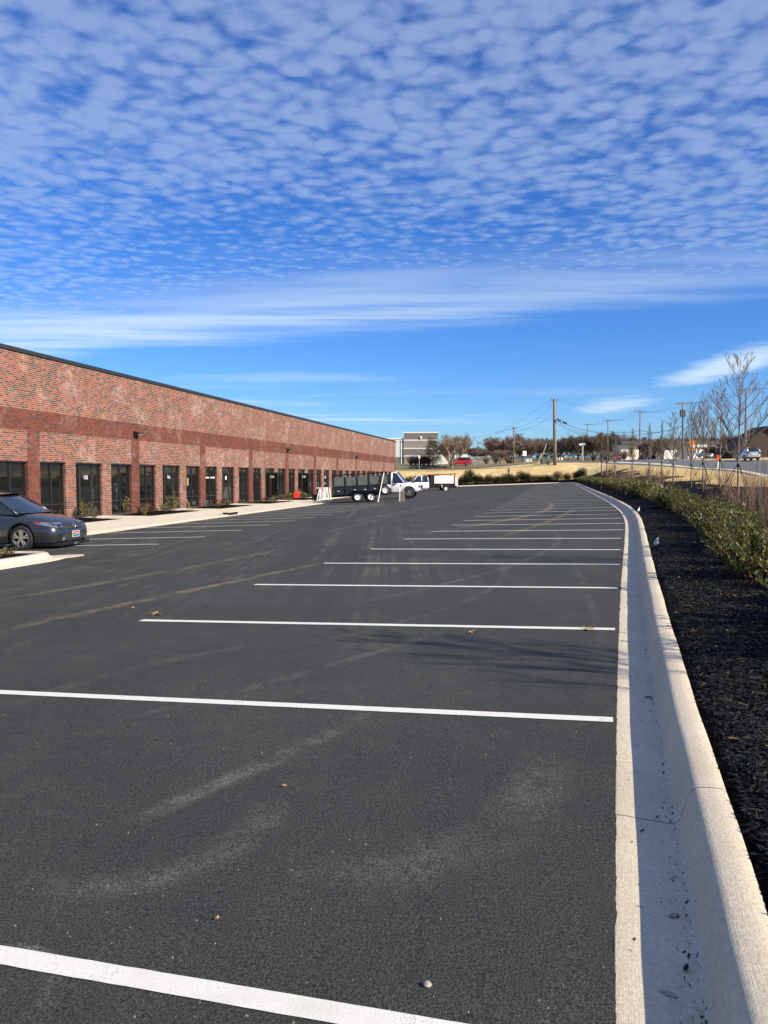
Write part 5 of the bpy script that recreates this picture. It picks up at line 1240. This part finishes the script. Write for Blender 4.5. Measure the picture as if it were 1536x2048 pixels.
# ================================================================= chain link fence
a=at(938,928,195); b=at(1003,925,200); o=thing('chain_link_fence','grey chain link fence behind the bank right of the red car','fence',(a.x,a.y,gz(a.x,a.y)),0)
L_=(b-a).length; n=14
mb=MB()
for i in range(n+1):
    q=(b-a)*(i/n); q.z=gz(a.x+q.x,a.y+q.y)-gz(a.x,a.y); MB().tube([q,q+Vector((0,0,1.9))],.045,6).build('post',M['steel'],o)
fm=MB(); 
for i in range(90):
    t=i/89*.999; q=(b-a)*t; q.z=gz(a.x+q.x,a.y+q.y)-gz(a.x,a.y); fm.tube([q,q+Vector((.25,0,1.85))],.012,3); fm.tube([q+Vector((.25,0,0)),q+Vector((0,0,1.85))],.012,3)
q0=Vector((0,0,1.85)); fm.tube([q0,(b-a)*1.0+q0+Vector((0,0,gz(b.x,b.y)-gz(a.x,a.y)-(b-a).z))],.03,6); fm.build('mesh',M['steel'],o,fix=False)
# ================================================================= far buildings
def bz(px,py,Y): p=at(px,py,Y); return p,gz(p.x,p.y)
Y=188; p0=at(808,935,Y); p1=at(875,935,Y); z0=gz(p0.x,p0.y)-.5; zt_=at(808,866.5,Y).z
o=thing('grey_block_building','grey striped concrete block building with pale bands','building',(p0.x,p0.y,z0),-.06); w=p1.x-p0.x; H=zt_-z0
def lv(py): return at(808,py,Y).z-z0
MB().box(0,w,0,20,lv(901),H-.0).build('upper_wall',M['greyblock'],o); MB().box(0,w,0,20,-.5,lv(901)-.001).build('lower_wall',M['greyblock'],o)
MB().box(.0,w,-.02,.0,lv(879),H-.2).box(0,w,-.02,0,lv(909),lv(897.5)).build('dark_course',M['greydark'],o)
MB().box(-.05,w+.05,-.06,.0,lv(881.5),lv(879.2)).box(-.05,w+.05,-.06,0,lv(898),lv(896)).box(-.05,w+.05,-.06,0,lv(913),lv(911)).build('pale_band',M['paleband'],o)
MB().box(-.15,w+.15,-.15,20,H,H+.3).build('parapet_cap',M['paleband'],o)
MB().box(2.2,2.3,-.3,-.02,lv(932),lv(911)).box(4.0,6.4,-.05,-.021,lv(931),lv(914)).build('roller_door',M['greydark'],o)
MB().box(w*.48,w*.53,-.35,-.05,lv(879)+.2,lv(877)+.5).build('wall_lamp',M['signwhite'],o,bevel=.05)
p2=at(745,935,Y+.6); o=thing('metal_sided_building','off white metal sided building with dark grey lower wall','building',(p2.x,p2.y,gz(p0.x,p0.y)-.5),-.0); w=p0.x-p2.x-.02
rb=MB(); nrib=int(w/.55)
for i in range(nrib): rb.box(i*w/nrib,(i+.75)*w/nrib,-.06,0,lv(914),lv(878.5))
rb.box(0,w,.001,18,lv(914),lv(878.5)); rb.build('metal_siding',M['ribbed'],o); MB().box(0,w,0,18,-.5,lv(914)-.001).build('lower_wall',M['greydark'],o); MB().box(-.1,w,-.2,18.2,lv(878.4),lv(876)).build('eaves_trim',M['paleband'],o)
x_=at(803,930,Y).x-p2.x; MB().box(x_-.12,x_+.12,-.25,-.07,lv(930),lv(880)).build('downpipe',M['whiteflat'],o)
# small white building behind the spreading tree
p0,z0=bz(876,934,192); p1=at(937,934,192); o=thing('white_building','plain white building end behind the spreading bare tree','building',(p0.x,p0.y+2,z0),0); w=p1.x-p0.x; h=at(900,904.5,192).z-z0
MB().box(0,w,0,14,-.5,h-.25).build('wall',M['ribbed'],o); MB().box(-.2,w+.2,-.2,14.2,h-.25,h).build('roof',M['roofg'],o); MB().box(3.2,4.4,-.04,-.001,0,2.2).build('door',M['greydark'],o)
# cream warehouse
Y=196; p0,z0=bz(1242,918,Y); p1=at(1432,918,Y); o=thing('cream_warehouse','long low cream warehouse with a dark flat roof across the road','building',(p0.x,p0.y,z0),.0); w=p1.x-p0.x
lv=lambda py: at(1330,py,Y).z-z0
MB().box(0,w,0,8,-1,lv(889)).build('wall',M['cream'],o)
MB().box(-.4,w+.4,-1.2,8.4,lv(889)+.002,lv(882)).build('roof',M['roofg'],o)
for px in (1262,1297,1336): x=at(px,918,Y).x-p0.x; q=MB().box(x-.5,x+.5,-.03,-.001,.9,3.2).build('window',M['greydark'],o)
x=at(1300,918,Y).x-p0.x; MB().box(x-.5,x+.5,-.2,0,-.5,lv(889)).build('dark_pier',M['greydark'],o)
xa,xb=at(1372,918,Y).x-p0.x,at(1405,918,Y).x-p0.x
MB().box(xa,xb,-2.5,-.001,lv(895),lv(890)).build('canopy',M['whiteflat'],o); MB().box(xa+.3,xb-.3,-.4,-.002,-.5,lv(896)).build('white_bay',M['whiteflat'],o)
for x in (xb-2.4,xb-.5): MB().box(x-.2,x+.2,-2.4,-2.0,-.5,lv(895)-.001).build('canopy_post',M['whiteflat'],o)
p0,z0=bz(1345,920,186); o2=thing('white_low_wall','white low wall section in front of the cream warehouse','wall',(at(1322,919,186).x,p0.y,z0)); MB().box(0,at(1346,919,186).x-at(1322,919,186).x,0,1,-.5,2.1).build('panel',M['whiteflat'],o2); MB().box(-.1,at(1346,919,186).x-at(1322,919,186).x+.1,-.06,1.06,2.1,2.25).build('coping',M['roofg'],o2)
# steep lean-to roof structure before the warehouse
p0,z0=bz(1292,919,178); o3=thing('lean_to_shed','dark sloping lean-to roof against the cream warehouse','shed',(p0.x,p0.y,z0)); a_=at(1330,919,178).x-p0.x; hh=at(1320,893,178).z-z0
MB().prism([(0,.3),(a_*.55,hh),(a_,hh),(a_,hh-.3),(a_*.6,hh-.35),(.2,.0)],0,6).build('roof',M['roofg'],o3); MB().box(a_*.55,a_-.1,.4,5.6,-.4,hh-.3).build('wall',M['greydark'],o3)
# brown steep roofed shed at the right
p0,z0=bz(1458,919,140); o4=thing('brown_shed','large dark brown steep roofed building at the right edge','building',(p0.x,p0.y,z0-.3)); W_=at(1600,919,140).x-p0.x; hh=at(1530,852,140).z-z0+.3; xr=at(1532,919,140).x-p0.x
MB().prism([(-.3,1.5),(xr,hh),(W_,2.0),(W_-.4,1.8),(xr,hh-.35),(.0,1.2)],-.6,6).build('roof',M['roofd'],o4)
MB().prism([(.6,-.5),(.6,1.6),(xr,hh-.4),(W_-.8,2.0),(W_-.8,-.5)],0,5.6).build('gable_wall',mat('brown_boards',(.045,.032,.027),.9,var=.3,vscale=4,stretch=(6,1,.4)),o4)
for x in (2.2,4.6,7): MB().box(x,x+1.1,-.04,-.001,.6,2.0).build('window',M['carglass'],o4)
# dark carport between
p0,z0=bz(1432,919,165); o5=thing('dark_carport','low dark open carport between the warehouse and the brown shed','carport',(p0.x,p0.y,z0)); w=at(1462,919,165).x-p0.x; h=at(1440,893,165).z-z0
MB().box(-.2,w+.2,-.2,7,h-.3,h).build('roof',M['roofg'],o5)
for x in (0,w/2,w): MB().box(x-.1,x+.1,0,.2,-.3,h-.301).build('carport_post',M['darktrim'],o5)
MB().box(0,w,6.5,6.7,-.3,h-.31).build('back_wall',M['roofd'],o5)
# low far houses under the tree row
for k,(xa,xb,yt,Y,c,l) in enumerate(((1082,1096,911,240,'cream','pale low house under the bare trees left of the tall pole'),(1112,1126,912,245,'cream','pale low house just right of the tall pole'),(1052,1064,905,210,'ribbed','small white shed left of the guy markers'),(1215,1246,911,230,'greyblock','low grey house far behind the red pickup'))):
    p0,z0=bz(xa,919,Y); w=at(xb,919,Y).x-p0.x; h=(at(xa,yt,Y).z-z0)*.8; h=max(h,2.0); o=thing('house',l,'house',(p0.x,p0.y,z0)); MB().box(0,w,0,8,-.5,h*.62).build('wall',M[c],o)
    MB().prism([(-.3,h*.62),(w/2,h),(w+.3,h*.62)],-.3,8.3).build('roof',M['roofg'],o); MB().box(w*.2,w*.35,-.03,-.001,.8,h*.5).build('window',M['greydark'],o); MB().box(w*.6,w*.72,-.03,-.001,0,h*.52).build('door',M['darktrim'],o)
# ================================================================= small things on the lot and walk
p=atz(594,999,BZ+.02); o=thing('red_generator','bright red portable generator on the walk by an open door','generator',(p.x,p.y,BZ+.02),rzB+.2)
MB().box(-.36,.36,-.24,.24,.1,.6).build('housing',M['redplastic'],o,bevel=.05); MB().box(-.30,-.05,-.262,-.241,.2,.48).box(.08,.28,-.262,-.241,.22,.42).build('panel',M['darktrim'],o)
MB().tube([(-.34,-.2,.58),(-.34,-.2,.72),(.34,-.2,.72),(.34,-.2,.58)],.022,6).build('frame_bar',M['redplastic'],o); 
for s in (-1,1): MB().lathe([(0,-.03),(.1,-.03),(.1,.03),(0,.03)],'y',14,(s*.25,-.27,.1)).build('wheel',M['black'],o)
p=atz(583,999,BZ+.02); o=thing('yellow_hose_coil','yellow cable bundle beside the red generator','cable',(p.x,p.y,BZ+.02)); MB().tube([(.16*math.cos(t)*(1+.2*math.sin(3*t)),.16*math.sin(t),.06+.02*t+.1*math.sin(t*.5)**2) for t in [i*.5 for i in range(38)]],.02,5).build('loop',M['orange'] if 0 else mat('yellow_cable',(.5,.45,.03),.5),o)
p=atz(633,999,BZ); o=thing('black_tub','low black bin left of the pale boards','bin',(p.x,p.y,BZ),rzB); MB().box(-.42,.42,-.25,.25,0,.36).build('tub_body',M['darktrim'],o,bevel=.04); MB().box(-.46,.46,-.29,.29,.36,.41).build('rim',M['black'],o,bevel=.01)
p=atz(648,1000,BZ); o=thing('work_trestle','pale wooden trestle with upright boards beside the dump trailer','trestle',(p.x,p.y,BZ),rzB*0)
for x,dx in ((-.42,.1),(-.22,-.05)): MB().obox((x-.12,0,0),(x+dx,.1,.95),.07,.04).obox((x+.22,0,0),(x+dx,.1,.95),.07,.04).build('trestle_leg',M['whiteflat'],o)
MB().obox((-.62,.05,.93),(-.1,.05,.93),.06,.06).obox((-.52,.05,.4),(-.15,.05,.4),.05,.04).build('crossbar',M['whiteflat'],o)
for x,l in ((.0,.0),(.12,.03),(.36,-.12),(.55,-.14)): MB().obox((x,0,0),(x+l,.25,.98),.09,.03).build('board',M['whiteflat'],o)
p=atz(356,975,BZ+1.0); a=atz(381,1021,BZ+.02); o=thing('broom','long wooden broom leaning by the door of suite 116','broom',(a.x,a.y,BZ+.02)); top=BW(BAY+4.95,.02,BZ+1.35)-Vector((a.x,a.y,BZ+.02))
MB().tube([(0,0,.05),top],.018,6).build('handle',M['wood'],o); MB().box(-.2,.2,-.04,.04,0,.09).build('brush_head',M['wood'],o,bevel=.01)
p=atlot(800.5,1003); o=thing('survey_stake','white and brown stake pair standing by the white truck front','stake',(p.x,p.y,lot(p.x,p.y))); MB().box(-.06,.04,-.04,.04,0,1.0).build('white_stake',M['whiteflat'],o); MB().box(.08,.3,-.1,.1,.02,.72).box(-.02,.07,.0,.05,.6,1.15).build('brown_board',mat('brown_board',(.2,.12,.08),.8,var=.3,vscale=8),o); MB().box(-.16,.36,-.16,.16,0,.04).build('base',M['greydark'],o)
# leaves and stone on the asphalt
def dleaf(px,py,s,k,lab,where='lot',mtl='dryleaf'):
    p=atlot(px,py); z=lot(p.x,p.y)+.012; mb=MB(); RR=random.Random(k); n=5; V=[(0,0,.012)]
    for i in range(10): a=i/10*2*PI; r=s*(1.0 if i%2==0 else .38)*(.8+.4*RR.random()); V.append((r*math.cos(a),r*math.sin(a)*.8,.004+RR.random()*s*.35))
    mb.v=V; mb.f=[(0,i,i%10+1) for i in range(1,11)]
    o=mb.build('fallen_leaf',M[mtl],loc=(p.x,p.y,z)); tag(o,lab,'leaf','fallen leaves on the asphalt'); o.rotation_euler=(0,0,k)
dleaf(944,1268,.06,1,'dry tan leaf on the asphalt just below the third white stripe'); dleaf(1176,1262,.075,2,'dry tan leaf beside the right end of the third white stripe'); dleaf(314,1232,.10,3,'curled orange brown leaf above the left end of the third stripe'); dleaf(268,1219,.05,4,'small orange brown leaf left of the curled one')
dleaf(434,1846,.014,5,'tiny pale leaf on the asphalt near the bottom stripe'); dleaf(568,1578,.018,6,'tiny pale scrap on the asphalt in the middle of the picture')
RR=random.Random(77)
for k,(px,py,sx,sy,a,l) in enumerate(((1346,1832,.022,.012,.4,'grey seed husk lying in the gutter'),(1337,1990,.028,.012,-.5,'brown seed husk lying in the gutter near the bottom edge'),(1372,1937,.02,.008,1,'dark mulch chip lying in the gutter'),(1297,1395,.03,.01,0,'brown leaf scrap lying in the gutter')))  :
    p=atlot(px,py,-.012); o=MB().lathe([(0,-1),(.5,-.75),(.8,-.3),(.8,.3),(.5,.75),(0,1)],'x',8).xf(Matrix.Diagonal((sx,sy,.004,1))).build('seed_husk',M['stone'] if k<2 else M['chip'],loc=(p.x,p.y,p.z+.004),smooth=True); o.rotation_euler=(0,0,a); tag(o,l,'debris')
# small mulch crumbs strewn in the gutter: nobody could count them
mb=MB()
for _ in range(1100):
    s=5+RR.random()**1.6*26; p,nv=along(s); t_=.05+RR.random()*.36 if RR.random()<.35 else .235+RR.gauss(0,.022); q=p+nv*t_; z=lot(q.x,q.y)-.004-(.012 if t_>.2 else 0); a=RR.random()*PI; L_=.002+.009*RR.random()**4; w=L_*.35
    c,s_=math.cos(a),math.sin(a); i=len(mb.v); mb.v+=[(q.x-c*L_+s_*w,q.y-s_*L_-c*w,z),(q.x+c*L_,q.y+s_*L_,z+.004),(q.x+c*L_*.5-s_*w*1.5,q.y+s_*L_*.5+c*w*1.5,z+.007),(q.x-c*L_-s_*w,q.y-s_*L_+c*w,z+.002)]; mb.f+=[(i,i+1,i+2,i+3)]
tag(mb.build('gutter_crumbs',M['darktrim'],fix=False),kind='stuff')
mb=MB()
for _ in range(420):
    px=RR.uniform(-40,1230); py=1075+RR.random()**1.3*990; p=atlot(px,py); L_=(.0011+.0028*RR.random()**3)*(1+p.y*.06); z=lot(p.x,p.y)+.008; i=len(mb.v)
    mb.v+=[(p.x-L_,p.y,z),(p.x,p.y-L_,z),(p.x+L_*1.2,p.y,z),(p.x,p.y+L_,z),(p.x,p.y,z+L_*1.2)]; mb.f+=[(i,i+1,i+4),(i+1,i+2,i+4),(i+2,i+3,i+4),(i+3,i,i+4)]
tag(mb.build('loose_grit',mat('pale_grit',(.20,.185,.15),.9,var=.5,vscale=3),fix=False),kind='stuff')
p=atlot(855,1979); o=MB().lathe([(0,-.5),(.7,-.4),(1,.1),(.6,.75),(0,.95)],'z',9).xf(Matrix.Diagonal((.013,.012,.011,1))).build('pebble',M['stone'],loc=(p.x,p.y,lot(p.x,p.y)+.014)); tag(o,'small round grey pebble on the asphalt near the bottom edge','pebble')
# straw blades over the near grass
rs=np.random.RandomState(5); xy=[]
while len(xy)<70000:
    yy=10+rs.rand(4000)**1.5*75; xx=yy*(.22+.34*rs.rand(4000)); xy+=list(zip(xx,yy))
xy=np.array(xy[:70000]); sd_=np.concatenate([sdist(xy[i:i+5000]) for i in range(0,len(xy),5000)]); keep=(sd_>4.9)&(~np.concatenate([inroad(xy[i:i+5000]) for i in range(0,len(xy),5000)])); 
rd=np.concatenate([np.sqrt(((xy[i:i+5000,None]-road_xy[None])**2).sum(-1)).min(1) for i in range(0,len(xy),5000)])
side=xy[:,0]<np.interp(xy[:,1],road_xy[:,1],road_xy[:,0])-.15; keep&=side
xy=xy[keep]; z=np.concatenate([gzs(xy[i:i+5000]) for i in range(0,len(xy),5000)]); mb=MB()
for (x,y),zz in zip(xy,z):
    h=.025+.045*rs.rand(); a=rs.rand()*6.28; w=.006+.00035*y; lx,ly=math.cos(a)*h*.8,math.sin(a)*h*.8; i=len(mb.v)
    mb.v+=[(x-w,y,zz-.01),(x+w,y,zz-.01),(x+lx,y+ly,zz+h)]; mb.f+=[(i,i+1,i+2)]
tag(mb.build('straw_blades',leafm('straw_blade',[(.30,.22,.10),(.45,.34,.17),(.55,.43,.24)],.9,.1,.2),fix=False),kind='stuff')
# remove prototypes (only their copies stay)
for o in PROTO:
    for ch in list(o.children): bpy.data.objects.remove(ch)
    bpy.data.objects.remove(o)
# ================================================================= light, sky, camera
SH=Vector((-.82,.57,0)).normalized(); EL=math.radians(32)
sun=bpy.data.lights.new('sun','SUN'); sun.energy=5.0; sun.angle=math.radians(.53); sun.color=(1,.89,.72)
so=bpy.data.objects.new('sun',sun); C.objects.link(so); dirv=Vector((SH.x*math.cos(EL),SH.y*math.cos(EL),-math.sin(EL))); so.rotation_euler=dirv.to_track_quat('-Z','Y').to_euler()
w=bpy.data.worlds.new('World'); bpy.context.scene.world=w; w.use_nodes=True
class WG(NG):
    pass
g=NG(w) if hasattr(w,'node_tree') else None
N=g.N; L=g.L; bg=N['Background']; out=N['World Output']
sky=N.new('ShaderNodeTexSky'); sky.sky_type='NISHITA'; sky.sun_disc=False; sky.sun_elevation=EL; sky.sun_rotation=math.atan2(-SH.x,-SH.y); sky.air_density=1.0; sky.dust_density=.35; sky.ozone_density=1.5; sky.altitude=200
hsv=N.new('ShaderNodeHueSaturation'); hsv.inputs['Saturation'].default_value=1.3; hsv.inputs['Value'].default_value=1; L.new(sky.outputs[0],hsv.inputs['Color']); skyc=g.mix(1,hsv.outputs[0],(.60,.94,1.55),'MULTIPLY')
D=g.tc('Generated'); s_=g.sep(D); zc=g.m_('MAXIMUM',s_[2],.02); uu=g.m_('DIVIDE',s_[0],zc); vv=g.m_('DIVIDE',s_[1],zc); P=g.comb(uu,vv,0)
wob=g.noise(P,1.1,4,.6); wob2=g.noise(P,.33,3,.5)
# main sheet: lies nearer than an edge line that slants from left to right
e=g.m_('SUBTRACT',g.m_('SUBTRACT',5.25,g.m_('MULTIPLY',uu,.42)),vv); e=g.m_('ADD',e,g.m_('MULTIPLY',g.m_('SUBTRACT',wob2,.5),1.6))
e=g.m_('ADD',e,g.m_('MULTIPLY',g.m_('SUBTRACT',g.noise(g.mapping(P,rot=(0,0,.40),sc=(.3,1.6,1)),1.3,5,.65),.5),1.3)); sheet=g.ss(e,-.1,.8)
puffd=g.v_('ADD',P,g.v_('MULTIPLY',g.noise(P,9,3,.6,out='Color'),(.07,.07,0)))
cell=g.voro(g.mapping(puffd,rot=(0,0,.35),sc=(1.0,1.15,1)),13.5,'SMOOTH_F1',smooth=.5); cell2=g.voro(puffd,24,'SMOOTH_F1',smooth=.5)
puff=g.m_('SUBTRACT',1,g.m_('ADD',g.m_('MULTIPLY',cell,.95),g.m_('MULTIPLY',cell2,.35)))
fluff=g.noise(P,26,5,.6)
dens=g.m_('ADD',puff,g.m_('MULTIPLY',g.m_('SUBTRACT',fluff,.5),.55))
dens=g.m_('ADD',dens,g.m_('MULTIPLY',g.m_('SUBTRACT',wob,.5),.65))
hole=g.ss(g.v_('LENGTH',g.v_('MULTIPLY',g.v_('SUBTRACT',P,(-.5,3.35,0)),(.55,1.1,0))),1.0,.1,0,-.22); thin=g.m_('ADD',hole,g.ss(vv,1.7,3.8,.26,.06)); dens=g.m_('ADD',dens,thin)
alto=g.m_('MULTIPLY',g.ss(dens,.0,.85),g.ss(vv,1.8,3.4,.78,.55)); alto=g.m_('MULTIPLY',alto,sheet)
# smooth cirrus band just inside the edge
st_=g.noise(g.mapping(P,rot=(0,0,.40),sc=(.35,2.4,1)),1.5,6,.6,.3)
band=g.m_('MULTIPLY',g.m_('MULTIPLY',g.ss(e,-.35,.5),g.ss(e,2.1,.6)),g.ss(st_,.30,.62,.35,1)); band=g.m_('MULTIPLY',band,g.ss(uu,2.2,-2.6,.6,1.15))
# thin streaks close to the horizon
hz=g.noise(g.mapping(P,rot=(0,0,.06),sc=(.16,.5,1)),1.0,6,.65,.6); low=g.m_('MULTIPLY',g.ss(hz,.48,.68),g.m_('MULTIPLY',g.ss(vv,7.5,10.5),g.ss(vv,40,16))); low=g.m_('MULTIPLY',low,g.ss(uu,5.0,-1.0,.08,.8))
def blob(cx,cy,rx,ry,rot,amt):
    q=g.mapping(g.v_('SUBTRACT',P,(cx,cy,0)),rot=(0,0,rot)); q=g.v_('MULTIPLY',q,(1/rx,1/ry,0)); q=g.v_('ADD',q,g.v_('MULTIPLY',g.v_('SUBTRACT',g.noise(P,1.6,5,.65,out='Color'),(.5,.5,.5)),(1.1,1.1,0)))
    return g.m_('MULTIPLY',g.ss(g.v_('LENGTH',q),1.0,.25),amt)
b1=blob(3.15,7.1,.5,2.1,.03,1.15); b2=blob(3.3,11.2,.6,1.9,.1,.8); b3=blob(-1.0,7.9,1.6,.5,0,.35)
d2=g.m_('ABSOLUTE',g.m_('ADD',g.m_('SUBTRACT',g.m_('SUBTRACT',vv,4.1),g.m_('MULTIPLY',uu,-.52)),g.m_('MULTIPLY',g.m_('SUBTRACT',st_,.5),.9)))
diag=g.m_('MULTIPLY',g.m_('MULTIPLY',g.ss(d2,.55,.0),g.ss(uu,1.6,-.2)),.62)
alto=g.m_('MAXIMUM',alto,diag)
alpha=g.m_('MAXIMUM',alto,g.m_('MAXIMUM',band,g.m_('MAXIMUM',low,g.m_('MAXIMUM',b1,g.m_('MAXIMUM',b2,b3))))); alpha=g.m_('MULTIPLY',alpha,g.ss(s_[2],.015,.05))
CS=N.new('ShaderNodeCombineXYZ'); cloud=g.mix(g.ss(vv,1.5,6),(4.3,5.5,8.2),(7.0,8.6,10.2))
fin=g.mix(g.m_('MULTIPLY',alpha,.72),skyc,cloud); L.new(fin,bg.inputs[0]); bg.inputs[1].default_value=.068
cam=bpy.data.cameras.new('camera'); co=bpy.data.objects.new('camera',cam); C.objects.link(co); bpy.context.scene.camera=co
cam.sensor_fit='VERTICAL'; cam.sensor_height=24; cam.lens=24*F/2048; cam.clip_start=.05; cam.clip_end=3000
co.location=(0,0,0); co.rotation_euler=(PI/2-TILT,0,0)
sc=bpy.context.scene; sc.view_settings.view_transform='Standard'; sc.view_settings.look='None'; sc.view_settings.exposure=0.6; sc.view_settings.gamma=1
for o in list(bpy.data.objects):
    if o.parent is None: o.location.z+=1.6
